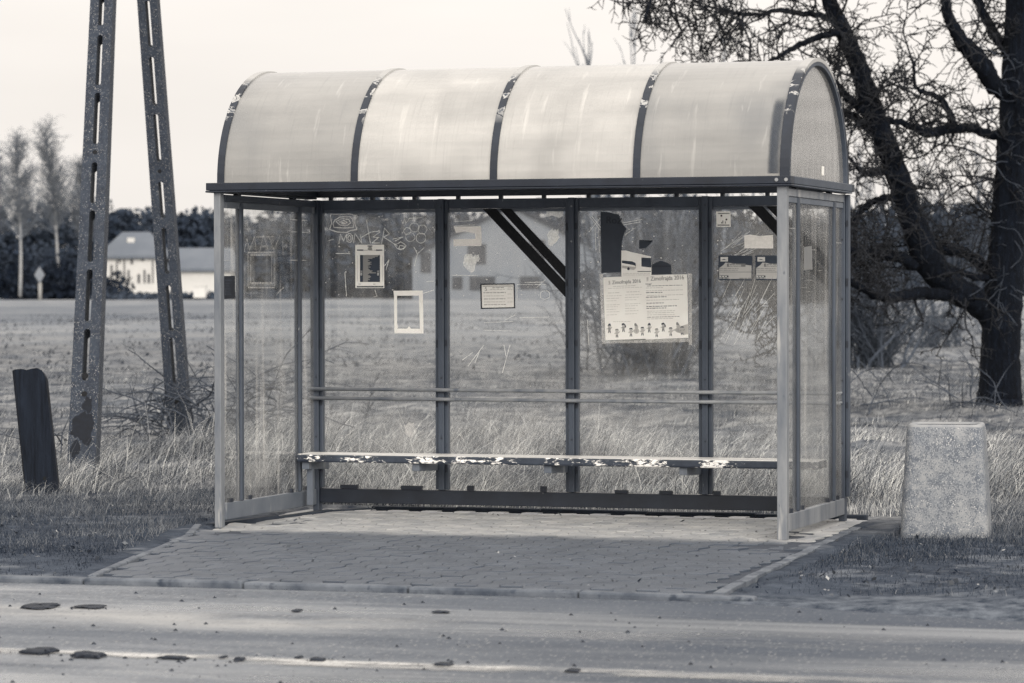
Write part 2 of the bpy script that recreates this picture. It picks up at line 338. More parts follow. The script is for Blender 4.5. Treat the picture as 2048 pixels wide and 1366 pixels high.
# ------------------------------------------------------------------ mesh helpers
class MB:
    def __init__(s): s.v = []; s.f = []; s.mi = []; s.m = 0; s.cuts = []
    def add(s, vs, fs):
        b = len(s.v); s.v += [tuple(p) for p in vs]; s.f += [tuple(b+i for i in f) for f in fs]; s.mi += [s.m]*len(fs); return s
    def box(s, a, b, c, d, e, f, M_=None):
        vs = [(x, y, z) for x in (a, b) for y in (c, d) for z in (e, f)]
        if M_ is not None: vs = [M_ @ Vector(p) for p in vs]
        return s.add(vs, [(0, 1, 3, 2), (4, 6, 7, 5), (0, 4, 5, 1), (2, 3, 7, 6), (0, 2, 6, 4), (1, 5, 7, 3)])
    def poly(s, pts, v0, v1):                    # polygon in (u, z), extruded along v
        n = len(pts)
        s.add([(u, v0, z) for u, z in pts]+[(u, v1, z) for u, z in pts],
              [tuple(range(n)), tuple(range(2*n-1, n-1, -1))]+[(i, i+n, (i+1) % n+n, (i+1) % n) for i in range(n)]); return s
    def flat(s, pts, v): return s.add([(u, v, z) for u, z in pts], [tuple(range(len(pts)))])
    def stroke(s, pts, w, v):                    # ribbon in (u, z)
        pts = [Vector(p) for p in pts]; s.cuts.append((len(s.v), len(s.f)))
        for i, (a, b) in enumerate(zip(pts, pts[1:])):
            d = (b-a)
            if d.length < 1e-5: continue
            d.normalize(); q = Vector((-d.y, d.x))*w/2; e = d*w*.3
            s.flat([tuple(a-e-q), tuple(b+e-q), tuple(b+e+q), tuple(a-e+q)], v-1e-5*i)
        return s
    def tube(s, pts, rad, n=8):
        pts = [Vector(p) for p in pts]; b = len(s.v); rings = []
        up = None
        for i, p in enumerate(pts):
            t = (pts[min(i+1, len(pts)-1)]-pts[max(i-1, 0)]).normalized()
            if up is None: up = t.orthogonal().normalized()
            up = (up-t*up.dot(t)).normalized(); si = t.cross(up)
            r = rad[i] if hasattr(rad, '__len__') else rad
            rings.append([p+(up*math.cos(2*math.pi*k/n)+si*math.sin(2*math.pi*k/n))*r for k in range(n)])
        vs = [q for r in rings for q in r]; fs = []
        for i in range(len(pts)-1):
            for k in range(n): fs.append((i*n+k, i*n+(k+1) % n, (i+1)*n+(k+1) % n, (i+1)*n+k))
        fs += [tuple(range(n-1, -1, -1)), tuple(range((len(pts)-1)*n, len(pts)*n))]
        return s.add(vs, fs)
    def build(s, name, mats, parent=None, frame=False, bev=0., smooth=False, tone=None):
        me = bpy.data.meshes.new(name); me.from_pydata(s.v, [], s.f)
        for m in (mats if isinstance(mats, (list, tuple)) else [mats]): me.materials.append(m)
        me.polygons.foreach_set('material_index', s.mi)
        if smooth: me.polygons.foreach_set('use_smooth', [True]*len(s.f))
        if tone is not None:
            a = me.attributes.new('tone', 'FLOAT', 'POINT'); a.data.foreach_set('value', tone)
        me.update(); return link(name, me, parent, frame, bev)
def link(name, me, parent=None, frame=False, bev=0.):
    o = bpy.data.objects.new(name, me); COL.objects.link(o)
    if parent: o.parent = parent
    if frame: o.matrix_world = FRAME
    if bev:
        m = o.modifiers.new('bevel', 'BEVEL'); m.width = bev; m.segments = 2; m.limit_method = 'ANGLE'
    return o
def tag(o, label=None, cat=None, group=None, kind=None):
    for k, v in (('label', label), ('category', cat), ('group', group), ('kind', kind)):
        if v: o[k] = v
    return o
def empty(name, label, cat, p, rz=0, group=None):
    o = bpy.data.objects.new(name, None); COL.objects.link(o); o.location = p; o.rotation_euler = (0, 0, rz); o.empty_display_size = .2
    return tag(o, label, cat, group)
def rebase(o, p):                                  # move an object's origin to p (world) without moving its mesh
    me = o.data; me.transform(Matrix.Translation(-Vector(p))); o.location = p; return o
def fontmesh(body):
    cu = bpy.data.curves.new('t', 'FONT'); cu.body = body; cu.size = 1; cu.fill_mode = 'FRONT' if hasattr(cu, 'fill_mode') else cu.fill_mode
    ob = bpy.data.objects.new('t', cu); COL.objects.link(ob)
    dg = bpy.context.evaluated_depsgraph_get(); me = bpy.data.meshes.new_from_object(ob.evaluated_get(dg))
    vs = [tuple(x.co) for x in me.vertices]; fs = [tuple(p.vertices) for p in me.polygons]
    bpy.data.objects.remove(ob); bpy.data.curves.remove(cu); bpy.data.meshes.remove(me); return vs, fs
def text(mb, body, a, b, v, squash=1., bold=0.):   # fits the text between local points a and b (u, z) along its baseline
    vs, fs = fontmesh(body); x0 = min(p[0] for p in vs); x1 = max(p[0] for p in vs)
    d = Vector((b[0]-a[0], b[1]-a[1])); k = d.length/(x1-x0); d.normalize(); q = Vector((-d.y, d.x))
    offs = [0.] if not bold else [-bold, 0, bold]
    for j, of in enumerate(offs):
        P = [(a[0]+d.x*((x-x0)*k+of)+q.x*y*k*squash, v-j*1e-5, a[1]+d.y*((x-x0)*k+of)+q.y*y*k*squash) for x, y, z in vs]
        mb.add(P, [tuple(reversed(f)) for f in fs])

class Tubes:                                       # many thin tubes, built together with numpy
    def __init__(s): s.g = {}
    def add(s, pts, rad, n=3): s.g.setdefault((len(pts), n), ([], []))[0].append(pts); s.g[(len(pts), n)][1].append(rad)
    def build(s, name, mat, parent=None, origin=None, smooth=True):
        V, Fq, base = [], [], 0
        for (k, n), (P, R) in s.g.items():
            P = np.array(P, float); R = np.array(R, float); m = len(P)
            T = np.empty_like(P); T[:, 1:-1] = P[:, 2:]-P[:, :-2]; T[:, 0] = P[:, 1]-P[:, 0]; T[:, -1] = P[:, -1]-P[:, -2]
            T /= np.linalg.norm(T, axis=2, keepdims=True)+1e-9
            ref = np.where(np.abs(T[..., 2:3]) > .9, np.array([1., 0, 0]), np.array([0, 0, 1.]))
            A = np.cross(T, ref); A /= np.linalg.norm(A, axis=2, keepdims=True)+1e-9; B = np.cross(T, A)
            an = np.arange(n)*2*np.pi/n
            ring = P[:, :, None]+R[:, :, None, None]*(A[:, :, None]*np.cos(an)[None, None, :, None]+B[:, :, None]*np.sin(an)[None, None, :, None])
            V.append(ring.reshape(-1, 3))
            i = np.arange(m)[:, None, None]*k*n; j = np.arange(k-1)[None, :, None]*n; q = np.arange(n)[None, None, :]
            a = base+i+j+q; b = base+i+j+(q+1) % n
            Fq.append(np.stack([a, b, b+n, a+n], -1).reshape(-1, 4)); base += m*k*n
        V = np.concatenate(V); Fq = np.concatenate(Fq)
        if origin is not None: V = V-np.array(origin)
        o = npmesh(name, V, Fq, mat, parent, smooth)
        if origin is not None and parent is None: o.location = origin
        return o
def npmesh(name, V, Fq, mat, parent=None, smooth=False, tone=None, frame=False):
    me = bpy.data.meshes.new(name); k = Fq.shape[1]
    me.vertices.add(len(V)); me.vertices.foreach_set('co', np.ascontiguousarray(V, np.float32).ravel())
    me.loops.add(len(Fq)*k); me.loops.foreach_set('vertex_index', Fq.astype(np.int32).ravel())
    me.polygons.add(len(Fq)); me.polygons.foreach_set('loop_start', np.arange(len(Fq), dtype=np.int32)*k)
    me.polygons.foreach_set('use_smooth', np.full(len(Fq), smooth))
    me.materials.append(mat); me.update(calc_edges=True)
    if tone is not None:
        a = me.attributes.new('tone', 'FLOAT', 'POINT'); a.data.foreach_set('value', np.ascontiguousarray(tone, np.float32))
    return link(name, me, parent, frame)

# ------------------------------------------------------------------ terrain, road, pavement
def far_rise(v): return .85*np.clip((v-40)/270., 0, 1.2)
def axis(parts):
    out = []
    for a, b, st in parts: out += list(np.arange(a, b-1e-6, st))
    return np.array(out+[parts[-1][1]])
us = axis([(-900, -100, 100), (-100, -20, 10), (-20, -6, 1), (-6, 10, .1), (10, 24, 1), (24, 100, 10), (100, 900, 100)])
vs = axis([(-60, -11, 7), (-11, -10.3, .35), (-10.3, -3.63, .667), (-3.63, 5, .1), (5, 24, .25), (24, 60, 2), (60, 400, 10), (400, 2400, 200)])
gu, gv = np.meshgrid(us, vs)
bump = .028*np.sin(gu*1.7+gv*.9)+.02*np.sin(gu*4.3-gv*2.7+1)+.012*np.sin(gu*9.1+gv*7.3)+RNG.normal(0, .008, gu.shape)
gz = far_rise(gv)+np.where(gv > 2.2, bump*np.clip((gv-2.2)/2, 0, 1), bump*.22+.0)
inpad = (gu > -.1+np.clip(.1-gv, 0, 4)*.252) & (gu < 4.05-.056*(gv+3.46)) & (gv > -3.7) & (gv < 1.92)
gz = np.where((gv < 2.1) & (gv > -3.5), gz+.004, gz); gz = np.where(inpad, -.05, gz); gz = np.where((gv < -3.58) & (gv > -10.4), -.12, gz)
gz = np.where((gv < -3.2) & (gv >= -3.58), gz-.01, gz)
# the bare verge on the right dips to the road
re_ = np.interp(gu, [4.0, 4.6, 5.7, 8, 40], [-3.62, -3.78, -4.15, -4.5, -4.5])
sl = np.clip((gv-re_)/1.1, 0, 1)
gz = np.where((gu > 4.05) & (gv < -2.3) & (gv > -6), np.where(gv >= re_-.02, gz*0-.024*(1-sl)+bump*.5*sl, -.12), gz)
nr, nc = gu.shape; idx = np.arange(nr*nc).reshape(nr, nc)
Fq = np.stack([idx[:-1, :-1], idx[:-1, 1:], idx[1:, 1:], idx[1:, :-1]], -1).reshape(-1, 4)
ground = npmesh('ground', np.stack([gu, gv, gz], -1).reshape(-1, 3), Fq, M['ground'], None, True, None, True)
tag(ground, kind='structure')
# road: its near edge strays a little from the kerb on the right
edge = [(-600, -3.62), (-4, -3.62), (4.0, -3.60), (4.6, -3.78), (5.7, -4.15), (8, -4.5), (600, -4.5)]
mb = MB()
for (a, b), (c, d) in zip(edge, edge[1:]): mb.add([(a, -10.2, -.03), (c, -10.2, -.03), (c, d, -.03), (a, b, -.03)], [(0, 1, 2, 3)])
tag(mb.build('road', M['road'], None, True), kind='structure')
mb = MB()
for a, b in ((-14, 9.),):
    for i in range(60):
        x0, x1 = a+(b-a)*i/60, a+(b-a)*(i+1)/60
        w = .2
        c0 = -6.62; mb.add([(x0, c0-w, -.026), (x1, c0-w, -.026), (x1, c0+w, -.026), (x0, c0+w, -.026)], [(0, 1, 2, 3)])
tag(mb.build('road_marking', M['line'], None, True), kind='structure')
mb = MB()
def grit(mb, p, r):
    k = [(1, 0, 0), (-1, 0, 0), (0, 1, 0), (0, -1, 0), (0, 0, .8)]
    mb.add([(p[0]+a*r*random.uniform(.6, 1.2), p[1]+b*r*random.uniform(.6, 1.2), p[2]+c*r) for a, b, c in k], [(0, 2, 4), (2, 1, 4), (1, 3, 4), (3, 0, 4)])
for i in range(700):
    grit(mb, (random.uniform(-4, 8), random.uniform(-8.6, -3.9), -.03), random.choice([.003, .003, .004, .005, .006, .009, .013]))
for px, py, wp in ((75, 1305, 66), (179, 1313, 60), (348, 1316, 54), (480, 1320, 17), (637, 1321, 26), (889, 1330, 32), (80, 1214, 62), (180, 1214, 56)):
    q = gnd(px, py, -.026); lu, lv = loc(q)
    for _ in range(9): grit(mb, (lu+random.gauss(0, wp/700), lv+random.gauss(0, .09), -.03), random.choice([.004, .006, .009, .012]))
tag(mb.build('gravel', M['mud'], None, True), kind='stuff')
# verge beyond the road's other side is the same ground sheet; kerbs
def kerb_line(mb, P, w, z0, z1, seg=1.0):
    for (a, b), (c, d) in zip(P, P[1:]):
        n = max(1, round(math.hypot(c-a, d-b)/seg))
        for i in range(n):
            t0, t1 = i/n, (i+1)/n-.006/max(.1, math.hypot(c-a, d-b))
            p, q = Vector((a+(c-a)*t0, b+(d-b)*t0, 0)), Vector((a+(c-a)*t1, b+(d-b)*t1, 0))
            dd = (q-p).normalized(); nn = Vector((-dd.y, dd.x, 0))*w/2
            dz0, dz1 = random.uniform(-.006, .006), random.uniform(-.006, .006)
            mb.add([p-nn+Vector((0, 0, z0)), q-nn+Vector((0, 0, z0)), q+nn+Vector((0, 0, z0)), p+nn+Vector((0, 0, z0)),
                    p-nn+Vector((0, 0, z1+dz0)), q-nn+Vector((0, 0, z1+dz1)), q+nn+Vector((0, 0, z1+dz1)), p+nn+Vector((0, 0, z1+dz0))],
                   [(0, 3, 2, 1), (4, 5, 6, 7), (0, 1, 5, 4), (1, 2, 6, 5), (2, 3, 7, 6), (3, 0, 4, 7)])
mb = MB(); kerb_line(mb, [(-9, -3.56), (4.3, -3.54)], .1, -.15, .003, .9); tag(mb.build('kerb', M['kerb'], None, True, .012), kind='structure')
mb = MB(); kerb_line(mb, [(4.09, -3.46), (3.80, 1.52)], .06, -.1, .008, .33); tag(mb.build('kerb', M['kerb'], None, True, .004), kind='structure')
mb = MB(); kerb_line(mb, [(.74, -3.46), (.47, -2.3), (.05, -.6), (-.2, .12)], .05, -.1, .008, .8)
tag(mb.build('kerb', M['kerb'], None, True, .01), kind='structure')
mb = MB(); kerb_line(mb, [(-.12, .12), (.02, .9), (.12, 1.62), (.3, 1.90)], .06, -.1, .015, .6)
kerb_line(mb, [(.3, 1.95), (1.5, 1.97), (3.72, 1.93)], .06, -.1, .02, .8); tag(mb.build('kerb', M['kerbdark'], None, True, .008), kind='structure')
# pavers: interlocking wavy blocks, each one slightly tilted
def left_edge(v): return -.16+.0 if v > .1 else -.16+(.1-v)*.252
mb = MB(); tone = []
mb.m = 1
mb.add([(.74, -3.5, -.012), (4.05, -3.5, -.012), (3.78, 1.9, -.012), (-.18, 1.9, -.012), (-.18, .1, -.012)], [(0, 1, 2, 3, 4)]); tone += [0]*5
mb.m = 0
pu, pv = .118, .235
def zig(t):
    t = t % 1.; return .016*(1 if .18 < t < .42 else -1 if .68 < t < .92 else 0)
for i in range(-2, 37):
    for j in range(-17, 10):
        u0 = i*pu; v0 = j*pv+(pv/2 if i % 2 else 0)
        cu_, cv_ = u0+pu/2, v0+pv/2
        if cv_ < -3.42 or cv_ > 1.86 or cu_ < left_edge(cv_)+.05 or cu_ > 3.98-.045*(cv_+3.5): continue
        ts = [0, .12, .25, .35, .5, .62, .75, .85, 1.]; g = .0016
        ph = lambda k, t: .5+t+(0 if k % 2 == 0 else .5)
        side = lambda k, t: .016*math.sin(2*math.pi*((v0+t*pv)/pv))
        Lp = [(u0+g+side(i, t), v0+g+t*(pv-2*g)) for t in ts]; Rp = [(u0+pu-g+side(i+1, t), v0+g+t*(pv-2*g)) for t in ts]
        ring = Lp+Rp[::-1]
        tx, ty, h = random.gauss(0, .010), random.gauss(0, .007), random.gauss(0, .0012)
        if cu_ < .4 and -.5 < cv_ < 1: tx *= 4; ty *= 4; h += random.uniform(-.02, .004)
        if cu_ > 3.3 and -.9 < cv_ < .9: tx *= 3; ty *= 3; h += random.uniform(-.018, .004)
        c = (sum(p[0] for p in ring)/len(ring), sum(p[1] for p in ring)/len(ring))
        def zz(p, k): return k+h+(p[0]-c[0])*tx+(p[1]-c[1])*ty
        inn = [(c[0]+(p[0]-c[0])*.93, c[1]+(p[1]-c[1])*.985) for p in ring]
        n = len(ring); vs_ = [(p[0], p[1], zz(p, 0.0)-.035) for p in ring]+[(p[0], p[1], zz(p, -.003)) for p in ring]+[(p[0], p[1], zz(p, 0)) for p in inn]
        fs = [(k, (k+1) % n, (k+1) % n+n, k+n) for k in range(n)]+[(k+n, (k+1) % n+n, (k+1) % n+2*n, k+2*n) for k in range(n)]
        m_ = len(ts); fs += [(2*n+k, 2*n+k+1, 2*n+n-2-k, 2*n+n-1-k) for k in range(m_-1)]
        fs = [tuple(reversed(f)) for f in fs]
        mb.add(vs_, fs); tone += [random.random()**2]*len(vs_)
tag(mb.build('pavement', [M['paver'], M['joint']], None, True, 0, False, tone), kind='structure')

# mud clods lying along the line and the track
def clod(px, py, wpx, dpx, hpx, label):
    p = gnd(px, py, -.026); sc = F/p.y; w, h = wpx/sc, hpx/sc*.5
    mb = MB(); n = 26; rings = []
    for k, (rr, zz_) in enumerate(((1.06, 0), (1., .5), (.86, .9), (.5, 1.), (.02, 1.0))):
        ring = []
        for i in range(n):
            a = 2*math.pi*i/n; ex = abs(math.cos(a))**.45*math.copysign(1, math.cos(a)); ey = abs(math.sin(a))**.5*math.copysign(1, math.sin(a))
            j = 1+.1*math.sin(3*a+px)+random.uniform(-.2, .16)
            ring.append((ex*w/2*rr*j, ey*(dpx*.45)*rr*j, h*zz_*(1+.22*math.cos(a+px)+random.uniform(-.1, .1))))
        rings.append(ring)
    vs_ = [q for r in rings for q in r]; fs = [(r*n+i, r*n+(i+1) % n, (r+1)*n+(i+1) % n, (r+1)*n+i) for r in range(4) for i in range(n)]
    mb.add(vs_, fs); o = mb.build('mud_clod', M['mud'], smooth=False); o.location = p; o.rotation_euler = (0, 0, YAW)
    return tag(o, label, 'mud clod', 'mud clods on the road')
clod(75, 1305, 66, .12, 17, 'broad dark mud clod on the white line, leftmost in the row')
clod(179, 1313, 60, .12, 17, 'dark mud clod with a hollow on the white line, second from the left')
clod(348, 1316, 54, .09, 9, 'low thin dark mud clod on the white line, third from the left')
clod(446, 1315, 13, .05, 7, 'tiny mud crumb on the white line beside the small square clod')
clod(480, 1320, 17, .07, 11, 'small square dark mud clod on the white line')
clod(597, 1316, 14, .05, 8, 'small grey mud crumb just left of the rounded clod on the line')
clod(637, 1321, 26, .08, 12, 'rounded dark mud clod on the white line below the bay with the white frame')
clod(889, 1330, 32, .08, 9, 'flat mud clod alone on the white line below the middle of the shelter')
clod(1147, 1342, 26, .08, 8, 'blurred mud clod alone at the right end of the white line')
clod(80, 1214, 62, .2, 10, 'wide soft dark mud patch nearest the kerb at far left')
clod(180, 1214, 56, .14, 6, 'thin dark mud smear nearest the kerb, second from the left')
clod(594, 1222, 15, .08, 6, 'small mud crumb in the pale wheel track below the bench')
clod(882, 1224, 30, .08, 5, 'thin muddy leaf litter scrap in the pale wheel track')

# ------------------------------------------------------------------ bus shelter
SH = empty('bus_shelter', 'weathered glazed bus shelter with a milky barrel roof on the paved platform', 'bus shelter', (X0, Y0, 0), YAW)
def part(mb, name, mat, parent=SH, bev=.003, smooth=False):
    if name in ('scratched_line', 'smudge'):         # every stroke and every smear is a piece of its own
        cuts = mb.cuts if mb.cuts else [(f[0], i) for i, f in enumerate(mb.f)]
        ends = cuts[1:]+[(len(mb.v), len(mb.f))]
        for (v0, f0), (v1, f1) in zip(cuts, ends):
            q = MB(); q.v = mb.v[v0:v1]; q.f = [tuple(i-v0 for i in f) for f in mb.f[f0:f1]]; q.mi = [0]*len(q.f); q.build(name, mat, parent)
        return
    return mb.build(name, mat, parent, False, bev, smooth)
RZ0 = 2.155; RB = .742; RA = W/2
def arc(t, da=0., db=0.):                            # point of the roof's half ellipse (v, z), t from 0 front to pi back
    return W/2-(RA+da)*math.cos(t), RZ0+(RB+db)*math.sin(t)
def arch(mb, u0, u1, i, o, n=36, t0=0., t1=math.pi):
    pr = []
    for k in range(n+1):
        t = t0+(t1-t0)*k/n; a = arc(t, i, i); b = arc(t, o, o); pr.append((a, b))
    vs_ = []
    for a, b in pr: vs_ += [(u0, a[0], a[1]), (u1, a[0], a[1]), (u1, b[0], b[1]), (u0, b[0], b[1])]
    fs = []
    for k in range(n):
        q = k*4
        for j in range(4): fs.append((q+j, q+4+j, q+4+(j+1) % 4, q+(j+1) % 4))
    fs += [(0, 1, 2, 3), (n*4+3, n*4+2, n*4+1, n*4)]
    return mb.add(vs_, fs)
# posts
def front_post(u0, u1):
    mb = MB(); mb.box(u0, u1, -.03, .032, 0, 2.1); mb.box(u0+.012, u1-.012, .032, .05, .02, 2.09); return part(mb, 'post', M['post'])
front_post(-.022, .022); front_post(L-.034, L+.024)
CL = []
def rear_post(u, k):
    mb = MB(); mb.box(u-.02, u+.02, W-.05, W+.02, .0 if k in (0, 4) else .155, 2.088)
    mb.box(u-.0445, u-.021, W-.03, W+.014, .157, 2.086); mb.box(u+.021, u+.0445, W-.03, W+.014, .157, 2.086)
    p = part(mb, 'post', M['frame'])
    for z in (1.9, 1.53, 1.13, .74, .3):
        for s in (-1, 1):
            m = MB(); m.box(u+s*.032-.007, u+s*.032+.007, W-.036, W-.0305, z-.025+random.uniform(-.01, .01), z+.022); part(m, 'glazing_clip', M['clip'], p, 0)
    for z in (2.03, 1.8, 1.42, .9, .5):
        m = MB(); m.tube([(u+.005, W-.0505, z), (u+.005, W-.055, z)], .006, 8); part(m, 'bolt', M['binrim'] if k == 2 and z > 1.7 else M['clip'], p, 0)
    return p
for k in range(5): rear_post(L*k/4+(.012 if k == 0 else 0), k)
# rear rails between the posts: top rail, head strip, bottom rail
for k in range(4):
    a, b = L*k/4+.046+(.012 if k == 0 else 0), L*(k+1)/4-.046
    mb = MB(); mb.box(a, b, W-.024, W+.018, 2.022, 2.086); part(mb, 'top_rail', M['frame'])
    mb = MB(); mb.box(a, b, W-.0105, W+.012, 2.0, 2.021); part(mb, 'head_strip', M['rail'])
    g = MB(); g.box(a-.012, b+.012, W-.003, W+.003, .158, 2.004)
    o = part(g, 'glass_pane', M['glass'], SH, 0); CL.append(o)
PANE = CL
mb = MB(); mb.box(.033, L-.021, W-.03, W+.024, .056, .152); part(mb, 'bottom_rail', M['dark'], SH, .004)
for x, y, wd, hh in ((697, 975, 36, 6), (822, 980, 44, 6), (940, 981, 13, 8), (1086, 986, 12, 9), (1242, 990, 26, 5), (1331, 992, 26, 5), (1433, 992, 14, 6)):
    u, z = onv(x, y, W-.035); mb = MB(); mb.box(u-wd/600, u+wd/600, W-.035, W-.006, .1535, .1535+hh/300*1.25); part(mb, 'glazing_clip', M['clip'], SH, 0)
# side walls
def side(u, s, light):
    mr, mm = (M['post'], M['frame']) if light else (M['frame'], M['frame'])
    mb = MB(); mb.box(u-.02, u+.02, .055, W-.053, .045, .148); part(mb, 'bottom_rail', M['rail'] if not light else M['post'], SH, .004)
    mb = MB(); mb.box(u-.019, u+.019, .055, W-.053, 2.036 if light else 2.042, 2.083); part(mb, 'top_rail', mr)
    mb = MB(); mb.box(u-.012, u+.012, .055, W-.053, 2.0, 2.035 if light else 2.041); part(mb, 'head_strip', M['rail'])
    for v in (.335, 1.345):
        mb = MB(); mb.box(u-.021, u-.003, v-.019, v+.019, .15, 2.034); mb.box(u+.003, u+.021, v-.019, v+.019, .15, 2.034); mb.box(u-.0028, u+.0028, v-.012, v+.012, .15, 2.034)
        part(mb, 'mullion', mm)
    out = []
    for a, b in ((.034, .322), (.348, 1.332), (1.358, W-.03)):
        mb = MB(); mb.box(u-.0026, u+.0026, a, b, .1485, 2.004); out.append(part(mb, 'glass_pane', M['glass_side'], SH, 0))
    for v in (.17, .48, 1.2, 1.48):
        mb = MB(); mb.box(u-.016, u+.016, v-.014, v+.014, .1485, .175); part(mb, 'glazing_clip', M['clip'], SH, 0)
    return out
LP = side(0, -1, False); RP = side(L, 1, True)
# fascia gutter round the eaves
def fascia(a, b, c, d):
    mb = MB(); mb.box(a, b, c, d, 2.106, 2.153); return mb
FR = .062
mb = fascia(-FR, L+FR, -FR, .018); mb.box(-FR-.003, L+FR+.003, -FR-.003, .016, 2.093, 2.104); part(mb, 'fascia', M['dark'], SH, .004)
mb = fascia(-FR, L+FR, W-.018, W+FR); part(mb, 'fascia', M['dark'], SH, .004)
mb = fascia(-FR, .018, .02, W-.02); mb.box(-FR-.003, .016, .02, W-.02, 2.093, 2.104); part(mb, 'fascia', M['dark'], SH, .004)
mb = fascia(L-.018, L+FR, .02, W-.02); mb.box(L-.016, L+FR+.003, .02, W-.02, 2.093, 2.104); part(mb, 'fascia', M['frame'], SH, .004)  # lighter steel than the other fascias: side light put into the colour
for u in (L-.028, L+.03):
    mb = MB(); mb.tube([(u, -FR-.001, 2.13), (u, -FR-.007, 2.13)], .011, 10); part(mb, 'bolt', M['binrim'], SH, 0)
# little packers that carry the roof above the top rails
for k in range(4):
    for d in (.12, .45, .78):
        u = L*(k+d)/4; mb = MB(); mb.box(u-.012, u+.012, W-.015, W+.015, 2.0865, 2.1055); part(mb, 'packer', M['dark'], SH, 0)
for u in (0, L):
    for v in (.3, 1.25):
        mb = MB(); mb.box(u-.015, u+.015, v-.03, v+.03, 2.0835, 2.0925); part(mb, 'packer', M['dark'], SH, 0)
# roof sheets and ribs
ribs = [(-.01, .035), (L*.25-.022, L*.25+.022), (L*.5-.022, L*.5+.022), (L*.75-.022, L*.75+.022), (L-.022, L+.036)]
for k in range(4):
    mb = MB(); arch(mb, ribs[k][1]-.015, ribs[k+1][0]+.015, -.012, -.006, 48); part(mb, 'roof_panel', M['roof_old'] if k in (0, 3) else M['roof_new'], SH, 0, False)
for k, (a, b) in enumerate(ribs[:4]):
    mb = MB(); arch(mb, a, b, -.0165, .004, 40); part(mb, 'roof_rib', M['rib'], SH, 0)
mb = MB(); arch(mb, L-.022, L+.036, -.0165, .006, 44); part(mb, 'roof_rib', M['rib'], SH, 0)
mb = MB(); arch(mb, L-.018, L+.034, -.042, -.017, 44); part(mb, 'end_arch', M['frame'], SH, .002)
mb = MB(); arch(mb, L-.012, L-.004, -.07, -.0425, 44); part(mb, 'end_arch', M['dark'], SH, 0)
mb = MB(); arch(mb, -.008, -.002, -.045, -.017, 44); part(mb, 'end_arch', M['dark'], SH, 0)
for u, mt in ((.012, 'roof_end'), (L+.006, 'roof_end')):
    mb = MB(); pts = [arc(math.pi*k/40, -.044, -.044) for k in range(41)]
    vs_ = [(u-.003, a, b) for a, b in pts]+[(u+.003, a, b) for a, b in pts]; n = len(pts)
    mb.add(vs_, [tuple(range(n)), tuple(range(2*n-1, n-1, -1))]+[(i, (i+1) % n, (i+1) % n+n, i+n) for i in range(n)])
    part(mb, 'end_pane', M[mt], SH, 0)
mb = MB(); a = onu(1640, 350, L+.03); mb.box(L+.0095, L+.011, 1.0, 1.06, 2.19, 2.245); part(mb, 'sticker', M['paper'], SH, 0)
# shade showing through, painted as a dark run on the last sheet, beside the end rib
n_ = N('painted_shade_strip'); xx = n_.n('ShaderNodeSeparateXYZ'); n_.l(n_.tc.outputs['Object'], xx.inputs[0])
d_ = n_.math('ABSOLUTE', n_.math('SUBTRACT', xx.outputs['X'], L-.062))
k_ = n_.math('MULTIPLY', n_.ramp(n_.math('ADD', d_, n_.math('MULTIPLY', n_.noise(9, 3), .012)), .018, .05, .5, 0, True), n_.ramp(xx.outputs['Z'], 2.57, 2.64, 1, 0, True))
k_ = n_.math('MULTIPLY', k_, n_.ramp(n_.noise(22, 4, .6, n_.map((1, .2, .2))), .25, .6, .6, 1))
M['roof_shade'] = n_.done(n_.mixs(k_, n_.n('ShaderNodeBsdfTransparent').outputs[0], n_.pbr(duo(.05), .7)))
mb = MB(); arch(mb, L-.112, L-.023, -.0055, -.0045, 16, .02, .75); part(mb, 'shade_strip', M['roof_shade'], SH, 0)
# hand rails
for z in (.822, .76):
    mb = MB(); mb.tube([(-.02, W-.085, z), (L+.0, W-.085, z-.004)], .0125, 10)
    for k in range(5): mb.tube([(L*k/4+(.012 if k == 0 else 0), W-.086, z), (L*k/4+(.012 if k == 0 else 0), W-.051, z)], .008, 6)
    part(mb, 'back_rail', M['post'], SH, 0, True)
# black double braces in the second and fourth bay, behind the glass
for right in (L*.5, L):
    base = onv(1132, 700, W-.0185)[0]; r_ = []
    for poly in ([(966, 418), (993, 418), (1132, 566), (1132, 595)], [(1000, 418), (1023, 418), (1132, 534), (1132, 562)]):
        pts = [onv(x, y, W-.0185) for x, y in poly]; pts = [(u-base+right-.0455, z) for u, z in pts]
        mb = MB(); mb.poly(pts[::-1], W-.0185, W-.0125); part(mb, 'brace', M['black'], SH, 0)
# bench
BN = bpy.data.objects.new('bench', None); COL.objects.link(BN); BN.parent = SH
mb = MB(); mb.box(.035, L-.06, 1.215, 1.50, .350, .404); part(mb, 'seat', M['bench'], BN, .012)
for k, u in enumerate((.06, L*.25-.07, L*.5-.07, L*.75-.07)):
    mb = MB(); mb.add([(u, 1.25, .30), (u+.05, 1.25, .30), (u+.05, W-.052, .285), (u, W-.052, .285), (u, 1.25, .349), (u+.05, 1.25, .349), (u+.05, W-.052, .349), (u, W-.052, .349)],
                      [(0, 3, 2, 1), (4, 5, 6, 7), (0, 1, 5, 4), (1, 2, 6, 5), (2, 3, 7, 6), (3, 0, 4, 7)]); part(mb, 'bracket', M['rail'], BN)
mb = MB(); mb.box(.07, .112, 1.31, 1.35, .06, .3); part(mb, 'leg', M['rail'], BN)

